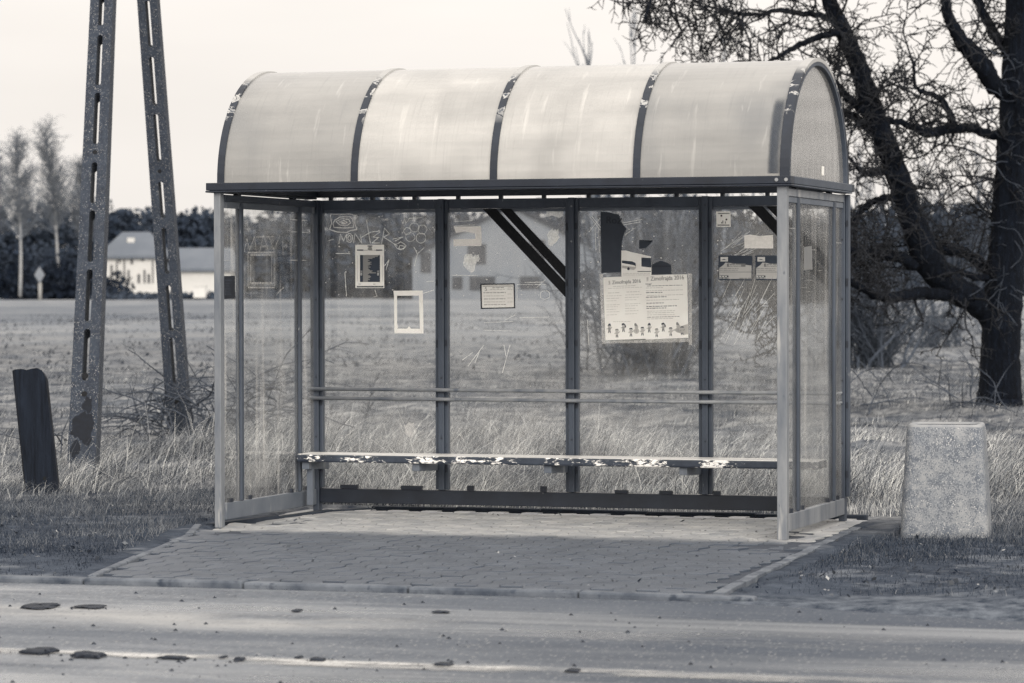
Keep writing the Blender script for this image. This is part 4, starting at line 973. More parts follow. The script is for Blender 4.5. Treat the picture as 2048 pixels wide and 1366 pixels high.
# ------------------------------------------------------------------ grass
def blades(name, pos, length, width, lean, leandir, tone, mat, seg=3, origin=None):
    n = len(pos); t = np.linspace(0, 1, seg+1)
    ld = np.stack([np.cos(leandir), np.sin(leandir), np.zeros(n)], -1)
    fa = RNG.uniform(0, np.pi, n); side = np.stack([np.cos(fa), np.sin(fa)*.6, np.zeros(n)], -1)
    Vs = []
    for k, tt in enumerate(t):
        hor = lean*length*(tt**1.7); ver = length*tt*np.sqrt(np.clip(1-(lean*tt*.8)**2, .06, 1))
        c = pos+ld*hor[:, None]+np.array([0, 0, 1.])*ver[:, None]
        wk = (width*(1-.85*tt))[:, None]
        Vs += [c-side*wk/2, c+side*wk/2]
    V = np.stack(Vs, 1); m = 2*(seg+1)
    b = np.arange(n)[:, None]*m; q = np.array([[2*k, 2*k+1, 2*k+3, 2*k+2] for k in range(seg)])
    Fq = (b[:, :, None]+q[None]).reshape(-1, 4)
    o = npmesh(name, V.reshape(-1, 3), Fq, mat, None, False, np.repeat(tone, m)); tag(o, kind='stuff'); return o
def scatter(n, ylo, yhi, margin=1.18, keep=None, xr=None):
    Y = np.sqrt(RNG.uniform(ylo**2, yhi**2, n)); X = RNG.uniform(-.156*margin, .156*margin, n)*Y
    p = np.stack([X, Y, np.zeros(n)], -1); d = p-ORG; u = d@UV_U; v = d@UV_V
    k = keep(u, v) if keep else np.ones(n, bool)
    return p[k], u[k], v[k]
def hz(u, v):
    b = .028*np.sin(u*1.7+v*.9)+.02*np.sin(u*4.3-v*2.7+1)+.012*np.sin(u*9.1+v*7.3)
    return far_rise(v)+np.where(v > 2.2, b*np.clip((v-2.2)/2, 0, 1), b*.22)
def fbm(u, v, s):
    r = np.random.default_rng(int(s*1000)); out = 0; a = 1
    for k in range(4):
        for _ in range(3):
            th = r.uniform(0, 6.28); ph = r.uniform(0, 6.28); fq = s*2**k
            out = out+a*np.sin((u*np.cos(th)+v*np.sin(th))*fq+ph)
        a *= .6
    return out/4.
def notpad(u, v): return ~((u > -.27+np.clip(-v, 0, 4)*.256) & (u < 4.15) & (v > -3.62) & (v < 2.02)) & (v > -3.5)
# long pale grass behind the shelter and round the poles
p, u, v = scatter(240000, 22.2, 33.5, 1.2, lambda u, v: notpad(u, v) & (v > 2.0+.5*fbm(u, v, 2.)+np.where(u < -.3, .9, 0)+np.where(u > 3.8, .6, 0)))
cl = fbm(u, v, 2.3); k = RNG.uniform(0, 1, len(p)) < np.clip(.42+.8*cl+.75*fbm(u, v, .8), .05, 1)*np.clip(1.4-(v-2)/13, .25, 1); p, u, v, cl = p[k], u[k], v[k], cl[k]
p[:, 2] = hz(u, v)-.01; n = len(p)
ln_ = RNG.gamma(3.2, .05, n)*(1+.5*cl)*np.clip(1.25-(v-2)/16, .3, 1.1); ld = RNG.normal(.15, .95, n)+.8*fbm(u, v, .9)
ln_ = ln_*np.clip(.95+.45*fbm(u, v, .8), .45, 1.5); DK = RNG.uniform(0, 1, n) < .16
ln_ = np.where((p[:, 0] < -3.25) & (p[:, 1] > 25) & (p[:, 1] < 28.8), ln_*.45, ln_)
blades('field_grass', p, ln_, RNG.uniform(.003, .007, n), np.clip(RNG.normal(.9, .32, n), .1, 1.22), ld, np.where(DK, 0., np.clip(RNG.beta(1.2, 1.2, n)*.8+.1+.3*fbm(u, v, 4.1)+.12*cl, 0, 1)), M['drygrass'])
# thinner, shorter cover farther out
p, u, v = scatter(150000, 33, 62, 1.15)
cl = fbm(u, v, 1.1); k = RNG.uniform(0, 1, len(p)) < np.clip(.4+1.0*cl, .03, 1); p, u, v, cl = p[k], u[k], v[k], cl[k]
p[:, 2] = hz(u, v)-.01; n = len(p)
blades('field_grass', p, RNG.gamma(3., .02, n), RNG.uniform(.006, .014, n), np.clip(RNG.normal(.7, .3, n), .1, 1.1), RNG.normal(.2, 1.2, n), np.clip(RNG.beta(1.4, 2., n)*.7+.3*fbm(u, v, 2.1)+.1*cl, 0, .8), M['drygrass'], 2)
p, u, v = scatter(34000, 60, 170, 1.15)
cl = fbm(u, v, .35); k = RNG.uniform(0, 1, len(p)) < np.clip(.4+.8*cl, .03, 1); p, u, v, cl = p[k], u[k], v[k], cl[k]
p[:, 2] = hz(u, v)-.01; n = len(p)
blades('field_grass', p, RNG.uniform(.03, .10, n), RNG.uniform(.03, .08, n), np.clip(RNG.normal(.6, .3, n), .1, 1.1), RNG.normal(.2, 1.2, n), np.clip(RNG.beta(1.6, 2.4, n)*.5+.25*fbm(u, v, .7), 0, .55), M['drygrass'], 2)
# short dark verge
p, u, v = scatter(260000, 15.2, 25.5, 1.25, lambda u, v: notpad(u, v) & (v < 3.4) & ((u < .6) | (u > 3.8)) & ~((u > 4.2) & (v < -3.3)))
cl = fbm(u, v, 3.); k = RNG.uniform(0, 1, len(p)) < np.clip(.55+.6*cl, .08, 1)*np.where(u < 1, np.clip((v+3.5)/1.2, .25, 1), np.clip((v+3.4)/1.6, .15, 1)); p, u, v, cl = p[k], u[k], v[k], cl[k]
p[:, 2] = hz(u, v)-.004; n = len(p)
blades('verge_grass', p, RNG.uniform(.018, .065, n)*(1+.4*cl)*np.clip(.75+.12*(v+2), .6, 1.5), RNG.uniform(.0025, .005, n), np.clip(RNG.normal(.6, .3, n), .05, 1.1), RNG.uniform(0, 6.28, n), np.clip(RNG.beta(1.3, 2.2, n)+.25*cl+.25*fbm(u, v, 1.2)+.05*np.clip(v, -3, 3), 0, 1), M['verge'], 2)
# dead leaves and scraps on the verge and along the kerbs
p, u, v = scatter(3800, 15.2, 26, 1.25, lambda u, v: (v > -3.45) & (v < 2.6) & (notpad(u, v) | (RNG.uniform(0, 1, len(u)) < .06)))
n = len(p); p[:, 2] = np.where(notpad(u, v), hz(u, v)+.012, .006); a1 = RNG.uniform(0, 6.28, n); s1 = RNG.uniform(.006, .02, n)
e1 = np.stack([np.cos(a1), np.sin(a1), RNG.normal(0, .5, n)], -1)*s1[:, None]; e2 = np.stack([-np.sin(a1), np.cos(a1), RNG.normal(0, .5, n)], -1)*(s1*.55)[:, None]
o = npmesh('leaf_litter', np.stack([p-e1, p-e2, p+e1, p+e2], 1).reshape(-1, 3), np.arange(4*n).reshape(-1, 4), M['drygrass'], None, False, np.repeat(np.clip(RNG.beta(.8, 1.5, n)*.75, 0, 1), 4)); tag(o, kind='stuff')
# dry matted stalks running out into the verge
p, u, v = scatter(60000, 16.5, 26.5, 1.25, lambda u, v: notpad(u, v) & (v < 4.2) & ((u < .2) | (u > 3.9)))
cl = fbm(u, v, 1.7); k = RNG.uniform(0, 1, len(p)) < np.clip((v+2.6)/6.+.35*cl, .02, 1); p, u, v, cl = p[k], u[k], v[k], cl[k]
p[:, 2] = hz(u, v)+.002; n = len(p)
blades('verge_grass', p, RNG.gamma(3., .035, n)*np.clip((v+4)/7, .35, 1), RNG.uniform(.0025, .0045, n), np.clip(RNG.normal(1.05, .15, n), .5, 1.22), RNG.normal(.2, 1.3, n), np.clip(RNG.beta(1.6, 2.2, n)*np.clip((v+4)/7, .3, 1), 0, 1), M['drygrass'], 3)
# weeds along the back edging seen under the bottom rail
p, u, v = scatter(26000, 20.5, 24, 1.0, lambda u, v: (v > 2.0) & (v < 2.8) & (u > -.3) & (u < 4.2))
p[:, 2] = -.005; n = len(p)
blades('verge_grass', p, RNG.uniform(.05, .14, n), RNG.uniform(.003, .006, n), np.clip(RNG.normal(.5, .3, n), .05, 1.), RNG.uniform(0, 6.28, n), RNG.beta(2, 1.6, n), M['drygrass'], 2)

# ------------------------------------------------------------------ bare trees and shrubs
R_ = random.Random(5)
def rv(s): return Vector((R_.gauss(0, s), R_.gauss(0, s), R_.gauss(0, s)))
def crook(p, d, length, seg, jit, bias=Vector((0, 0, 0))):
    pts = [p.copy()]; d = d.normalized()
    for i in range(seg):
        d = (d+rv(jit)+bias).normalized(); p = p+d*(length/seg); pts.append(p.copy())
    return pts
def spawn(T, pts, level, spec, rad0):
    # spec[level] = (spacing, length, radius, segments, jitter, spread, bias)
    if level >= len(spec): return
    sp_, ln_, r_, sg, jt, spread, bias = spec[level]
    for a, b in zip(pts, pts[1:]):
        d = b-a; m = d.length/sp_; cnt = int(m)+(R_.random() < m-int(m))
        for _ in range(cnt):
            q = a+d*R_.random(); dn = d.normalized(); o = rv(1.); o = (o-dn*o.dot(dn)); o.normalize()
            dd = (dn*(1-spread)+o*spread+Vector((0, 0, .1))).normalized()
            l_ = ln_*R_.uniform(.45, 1.25); c = crook(q, dd, l_, sg, jt, Vector(bias))
            rr = [r_*(1-.65*i/sg) for i in range(sg+1)]
            T.add([tuple(x) for x in c], rr, 5 if r_ > .02 else 3)
            spawn(T, c, level+1, spec, r_)
TY = 42.0
TREE = empty('bare_tree', 'large bare crooked tree with a thick dark trunk and a low spreading limb', 'tree', gnd(2000, 815))
TB = Vector(TREE.location)
def limb(name, pts, rads, dys=None, n=12, wob=.012):
    ps = []
    for i, (x, y) in enumerate(pts): ps.append(at(x, y, TY+(dys[i] if dys else 0)))
    # smooth by Catmull-Rom
    out, rr = [], []
    for i in range(len(ps)-1):
        p0, p1, p2, p3 = ps[max(i-1, 0)], ps[i], ps[i+1], ps[min(i+2, len(ps)-1)]
        for k in range(6):
            t = k/6; out.append(.5*((2*p1)+(p2-p0)*t+(2*p0-5*p1+4*p2-p3)*t*t+(3*p1-p0-3*p2+p3)*t**3)+rv(wob*.7)); rr.append((rads[i]+(rads[i+1]-rads[i])*t)*R_.uniform(.97, 1.04))
    out.append(ps[-1]); rr.append(rads[-1])
    mb = MB(); mb.tube([p-TB for p in out], rr, n); mb.build(name, M['bark'], TREE, False, 0, True); return out
Z = []
LTR = limb('trunk', [(1999, 835), (1999, 812), (2000, 760), (2001, 690), (2005, 610), (2012, 520), (2018, 430), (2026, 300), (2034, 160), (2040, 20), (2045, -150), (2040, -350), (2050, -600)],
     [.36, .31, .265, .25, .26, .235, .22, .21, .2, .19, .17, .13, .07], None, 16, .006)
LA = limb('limb', [(1990, 640), (1955, 605), (1905, 575), (1860, 530), (1835, 470), (1812, 400), (1790, 335), (1762, 265), (1740, 200), (1712, 120), (1680, 50), (1645, -40), (1610, -160), (1560, -330)],
          [.17, .17, .18, .19, .17, .15, .145, .14, .13, .115, .105, .09, .07, .04], [0, -.1, -.3, -.5, -.7, -.8, -.9, -1, -1, -1, -1, -1.1, -1.2, -1.3])
LB = limb('limb', [(2010, 275), (1975, 268), (1930, 255), (1875, 262), (1850, 265), (1810, 247), (1765, 238)], [.075, .06, .062, .065, .05, .042, .036], [.1, .1, 0, -.3, -.5, -.7, -.9])
LC = limb('limb', [(2020, 190), (1985, 165), (1958, 120), (1925, 85), (1900, 40), (1880, -30), (1850, -140)], [.12, .12, .13, .1, .075, .06, .04], [0, -.2, -.3, -.4, -.5, -.6, -.8])
LC2 = limb('limb', [(2030, 120), (2005, 90), (1975, 40), (1950, -10), (1915, -120)], [.075, .07, .06, .055, .04], [.2, .2, .2, .2, .3])
LD = limb('limb', [(2005, 545), (1965, 535), (1935, 508), (1890, 500), (1850, 503), (1825, 495)], [.075, .07, .068, .066, .06, .05], [.2, .2, .1, 0, -.3, -.5])
LD2 = limb('limb', [(1995, 560), (1950, 553), (1905, 540), (1865, 525), (1850, 505)], [.05, .045, .04, .035, .03], [0, -.2, -.3, -.4, -.5])
LE = limb('limb', [(1950, 605), (1905, 592), (1850, 585), (1800, 592), (1760, 592), (1720, 575), (1690, 560), (1640, 560), (1580, 590)], [.09, .085, .075, .07, .06, .05, .04, .03, .02], [-.2, -.4, -.7, -1, -1.2, -1.5, -1.7, -1.9, -2.2])
LF = limb('limb', [(1830, 530), (1800, 515), (1750, 505), (1700, 500), (1650, 480), (1590, 500), (1540, 540)], [.085, .075, .06, .045, .035, .025, .018], [-.6, -.8, -1, -1.3, -1.5, -1.7, -2])
LG = limb('limb', [(1755, 240), (1720, 215), (1690, 190), (1670, 165), (1640, 140), (1590, 125), (1540, 150)], [.07, .06, .05, .042, .035, .028, .02], [-1, -1.2, -1.3, -1.4, -1.5, -1.6, -1.7])
LG2 = limb('limb', [(1748, 265), (1710, 235), (1690, 225), (1650, 215), (1600, 230)], [.06, .055, .045, .03, .02], [-.9, -.7, -.6, -.4, -.3])
LH = limb('limb', [(1700, 72), (1665, 68), (1625, 78), (1590, 95), (1560, 112), (1520, 130), (1480, 125)], [.05, .045, .04, .035, .028, .022, .014], [-1, -1.1, -1.2, -1.3, -1.5, -1.6, -1.8])
LI = limb('limb', [(1680, 45), (1640, 30), (1600, 28), (1560, 20), (1510, 30), (1450, 20), (1390, 10)], [.045, .04, .035, .03, .024, .018, .012], [-1, -.9, -.8, -.7, -.6, -.6, -.5])
LJ = limb('limb', [(1640, -50), (1580, -70), (1500, -60), (1420, -50), (1340, -40), (1290, -20), (1250, 0)], [.05, .045, .04, .03, .025, .018, .012], [-1, -.8, -.6, -.5, -.4, -.3, -.3])
LK = limb('limb', [(1600, -170), (1500, -180), (1420, -130), (1350, -80), (1310, -20), (1290, 40)], [.05, .045, .035, .028, .02, .012], [-1.2, -1.4, -1.5, -1.6, -1.7, -1.8])
LM = limb('limb', [(1800, 365), (1770, 345), (1735, 350), (1710, 330), (1690, 300)], [.05, .04, .03, .022, .014], [-.9, -1.1, -1.3, -1.5, -1.6])
LN = limb('limb', [(1795, 395), (1760, 400), (1725, 420), (1700, 450), (1640, 470), (1560, 480), (1480, 520)], [.05, .045, .04, .03, .025, .02, .012], [-.9, -.7, -.5, -.4, -.3, -.3, -.2])
LO = limb('limb', [(1910, 250), (1885, 200), (1850, 185), (1830, 170), (1825, 120)], [.045, .04, .03, .024, .015], [-.1, -.2, -.4, -.5, -.7])
T = Tubes()
BI = (0, 0, -.06)
spec_main = [(.2, 1.1, .02, 7, .2, .78, (0, 0, 0)), (.12, .5, .0095, 5, .25, .68, (0, 0, -.04)), (.09, .16, .008, 3, .26, .66, (0, 0, 0))]
for l_ in (LA[8:], LC, LC2, LTR[30:]): spawn(T, l_, 0, spec_main, .05)
spec_thin = [(.155, .9, .017, 7, .2, .75, (0, 0, -.05)), (.11, .45, .009, 5, .25, .68, (0, 0, -.06)), (.075, .16, 0.0085, 3, .26, .66, (0, 0, -.02))]
for l_ in (LB, LD[8:], LE[18:], LF[10:], LG, LG2, LH, LI, LJ, LK, LM, LN, LO): spawn(T, l_, 0, spec_thin, .03)
# drooping sprays: the upper left ones over the roof and the lower ones behind the glass
def spray(px, py, dy, dx_, length, n=5):
    for _ in range(n):
        c = crook(at(px+R_.uniform(-14, 14), py+R_.uniform(-10, 10), TY+dy), Vector((dx_+R_.gauss(0, .35), R_.gauss(0, .3), -.9)), length*R_.uniform(.6, 1.15), 7, .2, Vector((0, 0, -.04)))
        T.add([tuple(x) for x in c], [.016*(1-.6*i/7) for i in range(8)], 3)
        spawn(T, c, 0, [(.10, .34, .009, 4, .27, .7, (0, 0, -.06)), (.065, .09, .009, 2, .3, .75, (0, 0, 0))], .01)
for a in ((1255, 0, -.3, -.15, .25), (1300, -10, -.4, 0, .45), (1345, -20, -.5, -.05, .75), (1395, 0, -.5, 0, .65), (1440, 15, -.6, .05, .6), (1490, 25, -.6, .05, .55), (1545, 30, -.7, -.1, .5)): spray(*a, n=3)
for a in ((1690, 560, -1.7, -.3, .7), (1600, 580, -2, -.3, .9), (1560, 560, -2, -.35, .85), (1530, 550, -2, -.4, .8), (1500, 545, -.5, -.3, .7), (1560, 490, -1, -.5, .9), (1470, 520, -.3, -.3, .6), (1640, 480, -1.2, -.3, .9), (1720, 450, -.5, -.1, .8), (1730, 520, -1, -.1, .7), (1780, 480, -.8, -.1, .6)): spray(*a, n=4)
for a in ((1900, 590, -.5, -.1, .35), (1840, 590, -.8, 0, .45), (1930, 600, -1.2, -.4, .8)): spray(*a, n=2)
T.build('twigs', M['twig'], TREE, TB)
# fine shoots on the trunk
for i in range(60):
    T = Tubes(); y = R_.uniform(60, 640); c = crook(at(R_.uniform(1985, 2045), y, TY-.25), Vector((R_.gauss(0, 1), -.6, R_.uniform(-.6, .8))), R_.uniform(.2, .6), 5, .3)
    T.add([tuple(x) for x in c], [.006]*6, 3); T.build('shoot', M['bramble'], TREE, TB)

def shrub(name, label, cat, px, py, hpx, spreadpx, stems, mat, spec, r0, group=None, lean=.35, jit=.12, Yd=None, z=None):
    B = gnd(px, py) if Yd is None else at(px, py, Yd); sc = F/B.y; T = Tubes()
    for i in range(stems):
        b = B+Vector((R_.gauss(0, spreadpx/sc*.35), R_.gauss(0, spreadpx/sc*.35), -.05))
        c = crook(b, Vector((R_.gauss(0, lean), R_.gauss(0, lean), 1)), hpx/sc*R_.uniform(.6, 1.1), 7, jit)
        T.add([tuple(x) for x in c], [r0*R_.uniform(.7, 1.2)*(1-.75*k/7) for k in range(8)], 5)
        spawn(T, c, 0, spec, r0)
    o = T.build(name, mat, None, B); return tag(o, label, cat, group)
SS = [(.3, 1.0, .012, 5, .2, .55, (0, 0, .03)), (.2, .5, .008, 3, .25, .6, (0, 0, 0))]
shrub('bare_shrub', 'dense dark many stemmed bare shrub behind the third glass pane', 'shrub', 1320, 752, 330, 150, 60, M['shrub'], SS, .04, 'bare shrubs in the field')
shrub('bare_shrub', 'bare shrub with straggling twigs just left of the dense one, behind the third pane', 'shrub', 1215, 742, 260, 90, 10, M['shrub'], SS, .022, 'bare shrubs in the field')
shrub('bare_shrub', 'dark bare thicket against the right side wall, under the low limb', 'shrub', 1735, 735, 210, 130, 60, M['shrub'], SS, .035, 'bare shrubs in the field')
shrub('bare_shrub', 'low pale bushy shrub left of the big trunk', 'shrub', 1880, 700, 100, 190, 40, M['shrub'], [(.25, .7, .012, 4, .25, .6, (0, 0, 0)), (.2, .35, .009, 3, .25, .6, (0, 0, 0))], .02, 'bare shrubs in the field')
SP = [(.95, 2.3, .034, 6, .07, .34, (0, 0, .1)), (1.3, .8, .022, 3, .12, .4, (0, 0, .05))]
for px, hp, st, lb in ((1270, 640, 3, 'tallest slender bare tree rising straight behind the roof'), (1200, 560, 2, 'leaning slender bare tree, leftmost of those behind the roof'), (1345, 580, 3, 'slender bare tree behind the roof left of the twiggy crown'), (1430, 590, 3, 'slender bare forked tree behind the roof within the twiggy crown')):
    shrub('slender_tree', lb, 'tree', px, 610, hp, 40, st, M['sapling'], SP, .09, 'slender bare trees behind the shelter', .07, .03, 150.)
for px, hp, st, lb in ((1760, 300, 5, 'hazy bare tree behind the low limb, next to the right side wall'), (1900, 240, 6, 'hazy bare tree between the limb and the big trunk'), (1980, 290, 5, 'hazy bare tree directly behind the big trunk')):
    shrub('hazy_tree', lb, 'tree', px, 620, hp, 120, st, M['shrub'], [(.5, 2.2, .03, 6, .14, .45, (0, 0, .05)), (.45, .9, .018, 4, .18, .5, (0, 0, 0))], .07, 'hazy bare trees at the field edge', .25, .06, 120.)

# brambles
def bramble(label, cane_px, Yd, seed, extra=40, mat='bramble', ex=(0, 0, 1, 1)):
    rr = random.Random(seed); T = Tubes(); base = gnd(*cane_px[0][0]) if Yd is None else at(*cane_px[0][0], Yd)
    for cane in cane_px:
        ps = [at(x, y, base.y+rr.uniform(-.5, .5)) for x, y in cane]; out = []
        for i in range(len(ps)-1):
            p0, p1, p2, p3 = ps[max(i-1, 0)], ps[i], ps[i+1], ps[min(i+2, len(ps)-1)]
            for k in range(5):
                t = k/5; out.append(.5*((2*p1)+(p2-p0)*t+(2*p0-5*p1+4*p2-p3)*t*t+(3*p1-p0-3*p2+p3)*t**3))
        out.append(ps[-1]); n = len(out)
        T.add([tuple(p) for p in out], [.008*(1-.6*i/n) for i in range(n)], 5)
        spawn(T, out, 0, [(.25, .22, .0035, 4, .25, .6, (0, 0, 0)), (.07, .035, .0035, 1, .1, .9, (0, 0, 0))], .01)
    for i in range(extra):
        x, y = rr.uniform(ex[0], ex[2]), rr.uniform(ex[1], ex[3]); p = at(x, y, base.y+rr.uniform(-.8, .8))
        c = crook(p, Vector((rr.gauss(0, 1), rr.gauss(0, .5), rr.uniform(.1, .9))), rr.uniform(.3, 1.1), 8, .14, Vector((0, 0, -.1)))
        T.add([tuple(q) for q in c], [.0085*(1-.5*k/8) for k in range(9)], 4)
        spawn(T, c, 0, [(.22, .2, .0035, 3, .25, .6, (0, 0, 0))], .01)
    o = T.build('bramble', M[mat], None, base); return tag(o, label, 'bramble', 'brambles in the long grass')
bramble('tangle of bare bramble canes round the foot of the thinner concrete pole', [[(400, 880), (350, 850), (280, 820), (200, 815)], [(390, 880), (420, 830), (380, 790), (330, 760)], [(330, 880), (290, 850), (250, 860), (195, 885)], [(440, 860), (420, 800), (390, 750), (365, 705)], [(430, 780), (400, 760), (380, 750)], [(300, 890), (285, 850), (230, 830)]], 32.5, 3, 64, 'bramble', (270, 800, 440, 880))
bramble('bramble canes seen through the left glass wall', [[(440, 850), (490, 780), (545, 740), (590, 760), (625, 790)], [(450, 860), (520, 830), (590, 795), (640, 775)], [(470, 880), (520, 850), (560, 880), (580, 895)], [(480, 800), (510, 770), (560, 770), (600, 760)]], 31.5, 4, 40, 'bramble', (440, 770, 580, 880))
bramble('thin arching bramble canes between the timber post and the thicker concrete pole', [[(122, 915), (124, 870), (132, 850), (140, 830)], [(130, 880), (115, 870), (60, 880), (0, 868)], [(125, 890), (110, 868), (95, 868)]], 28.2, 5, 0)
bramble('bramble cane in a wide arch beside the litter bin', [[(1735, 830), (1760, 770), (1790, 735), (1820, 726), (1860, 735), (1910, 760)], [(1700, 765), (1730, 742), (1765, 740), (1790, 770)], [(1735, 830), (1760, 805), (1800, 805)]], None, 6, 4, 'bramble', (1700, 790, 1800, 820))
bramble('sparse upright stems in the grass at the foot of the big trunk', [[(1880, 800), (1878, 770), (1882, 730)], [(1900, 805), (1897, 760), (1893, 715)], [(1925, 815), (1925, 770), (1928, 730)], [(1945, 815), (1940, 770), (1945, 735), (1925, 722)], [(1960, 830), (1985, 790), (2010, 745), (2030, 720)], [(1990, 830), (1990, 790), (1995, 770)]], 39.5, 8, 8, 'bramble', (1880, 790, 2040, 820))
T = Tubes(); base = gnd(722, 872)
c = [at(x, y, base.y) for x, y in ((722, 872), (730, 840), (737, 810), (745, 780), (752, 752))]
T.add([tuple(p) for p in c], [.008, .007, .006, .004, .003], 4); spawn(T, c[1:], 0, [(.035, .14, .004, 3, .2, .45, (0, 0, .05)), (.05, .05, .006, 2, .2, .6, (0, 0, 0))], .01)
c = [at(x, y, base.y) for x, y in ((735, 825), (750, 800), (766, 786))]; T.add([tuple(p) for p in c], [.005, .004, .003], 4)
tag(T.build('weed_stalk', M['bramble'], None, base), 'dried weed stalk standing behind the first glass pane', 'weed')

# ------------------------------------------------------------------ far edge of the field
def house(name, label, cat, px0, px1, ybase, ywall, yridge, Yd, depth, wallm, hip=.3, gable=False, wins=(), extra=None):
    a, b = at(px0, ybase, Yd), at(px1, ybase, Yd); sc = F/Yd; w = b.x-a.x; h = (ybase-ywall)/sc; r = (ybase-yridge)/sc
    c = Vector(((a.x+b.x)/2, Yd, min(a.z, b.z))); root = empty(name, label, cat, c)
    mb = MB(); mb.box(-w/2, w/2, 0, depth, -1.5, h)
    if gable: mb.add([(-w/2, 0, h), (w/2, 0, h), (0, 0, r-.15), (-w/2, depth, h), (w/2, depth, h), (0, depth, r-.15)], [(0, 1, 2), (5, 4, 3)])
    mb.build('wall', wallm, root)
    mb = MB(); e = .5
    if gable:
        for s in (-1, 1): mb.add([(0, -e, r), (s*(w/2+e), -e, h-.25), (s*(w/2+e), depth+e, h-.25), (0, depth+e, r), (0, -e, r-.35), (s*(w/2+e), -e, h-.6), (s*(w/2+e), depth+e, h-.6), (0, depth+e, r-.35)], [(0, 1, 2, 3), (4, 7, 6, 5), (0, 4, 5, 1), (1, 5, 6, 2), (2, 6, 7, 3)])
    else:
        q = hip*w
        mb.add([(-w/2-e, -e, h), (w/2+e, -e, h), (w/2+e, depth+e, h), (-w/2-e, depth+e, h), (-w/2+q, depth/2, r), (w/2-q, depth/2, r),
                (-w/2-e, -e, h-.3), (w/2+e, -e, h-.3), (w/2+e, depth+e, h-.3), (-w/2-e, depth+e, h-.3)],
               [(0, 1, 5, 4), (1, 2, 5), (2, 3, 4, 5), (3, 0, 4), (6, 7, 1, 0), (7, 8, 2, 1), (8, 9, 3, 2), (9, 6, 0, 3)])
    rf = mb.build('roof', M['tile'] if not gable else M['dkroof'], root)
    for x0, y0, x1, y1 in wins:
        p, q = at(x0, y1, Yd), at(x1, y0, Yd); m = MB(); m.box(p.x-c.x, q.x-c.x, -.12, -.02, p.z-c.z, q.z-c.z); m.build('window', M['window'], root)
    return root, rf, c
r1, rf, c = house('farmhouse', 'white farmhouse with a grey hipped roof between the concrete poles', 'house', 205, 318, 567, 511, 462, 330, 10, M['wall_white'], .25,
                  False, [(238, 514, 241, 526), (262, 514, 266, 528), (276, 548, 280, 566), (296, 548, 300, 566), (283, 514, 288, 522), (222, 530, 225, 560), (233, 520, 235, 566), (248, 518, 250, 566), (256, 540, 259, 566), (288, 540, 291, 566), (305, 520, 307, 566), (246, 512, 262, 516), (270, 512, 284, 517)])
p = at(258, 487, 331); m = MB(); m.box(p.x-c.x-.35, p.x-c.x+.35, 2.5, 3.2, p.z-c.z-1., p.z-c.z+.6); m.build('chimney', M['wall_white'], rf)
house('barn', 'long low white barn with a grey roof right of the thinner pole', 'barn', 336, 462, 566, 537, 494, 335, 12, M['wall_white'], .06)
house('village_house', 'large grey gabled house seen blurred through the middle panes', 'house', 825, 1225, 592, 505, 405, 290, 14, M['wall_grey'], .3, True,
      [(936, 488, 972, 528), (842, 505, 862, 545), (905, 553, 925, 578), (940, 553, 990, 580), (1040, 553, 1080, 578), (1130, 545, 1200, 578), (1060, 480, 1090, 520)])
p = at(400, 589, 300); m = MB(); m.box(-.55, .55, -.5, .5, -.3, .75); m.box(-.62, .62, -.57, .57, .753, .83)
o = m.build('utility_box', M['wall_white']); o.location = p; tag(o, 'small white box at the edge of the field right of the poles', 'utility box')
p = at(80, 598, 300); root = empty('road_sign', 'pale diamond road sign on a thin post at the field edge', 'road sign', p)
m = MB(); m.tube([(0, 0, -.3), (0, 0, 1.5)], .16, 8); m.build('sign_post', M['paper_grey'], root, False, 0, True)
s_ = .48; m = MB(); m.poly([(0, 2.55-1.1), (s_, 2.05+.15), (0, 2.95), (-s_, 2.05+.15)], -.27, -.2); m.build('sign_plate', M['signface'], root)
# woodland and hedges
def mass(name, specs, mat, leaf, kind='stuff'):
    Vs, Fs, tn, base = [], [], [], 0
    for (x, y, z, h, w, n, conif, t0) in specs:
        a = RNG.uniform(0, 6.28, n); hh = RNG.uniform(.0, 1, n)**(.9 if not conif else 1.3)
        rr = (np.sqrt(np.clip(1-((hh-.45)/.56)**2, .02, 1)) if not conif else (1-hh*.93))*w*np.sqrt(RNG.uniform(.15, 1, n))
        c = np.stack([x+rr*np.cos(a), y+rr*np.sin(a), z+hh*h], -1); s = leaf*RNG.uniform(.5, 1.3, n)*(1-.45*hh)
        d1 = RNG.normal(0, 1, (n, 3)); d1 /= np.linalg.norm(d1, axis=1, keepdims=True); d2 = np.cross(d1, RNG.normal(0, 1, (n, 3))); d2 /= np.linalg.norm(d2, axis=1, keepdims=True)
        d1, d2 = d1*s[:, None], d2*s[:, None]*.7
        Vs.append(np.stack([c-d1, c-d2, c+d1, c+d2], 1).reshape(-1, 3)); Fs.append(base+np.arange(4*n).reshape(-1, 4)); base += 4*n
        tn.append(np.repeat(np.clip(t0+RNG.normal(0, .06, n), 0, 1), 4))
    o = npmesh(name, np.concatenate(Vs), np.concatenate(Fs), mat, None, False, np.concatenate(tn)); tag(o, kind=kind); return o
sp_ = []
for i in range(950):
    x = RNG.uniform(-110, 95) if i < 430 else RNG.uniform(95, 430); y = RNG.uniform(365, 420); px = 1024+x*F/y
    top = 9.2+.9*math.sin(px*.011)+RNG.normal(0, .8)+(.9 if 620 < px < 1500 else 0)
    sp_.append((x, y, .5, max(5, top)*y/365, RNG.uniform(1.8, 3.4)*(1 if i < 430 else 1.5), 210 if i < 430 else 90, RNG.random() < .45, RNG.uniform(.1, .85)))
sp_ += [(x+RNG.normal(0, .7), 374+RNG.uniform(-3, 3), .5, RNG.uniform(8.6, 10.6), 2.6, 190, False, RNG.uniform(.1, .8)) for x in np.arange(-110, 110, 1.7)]
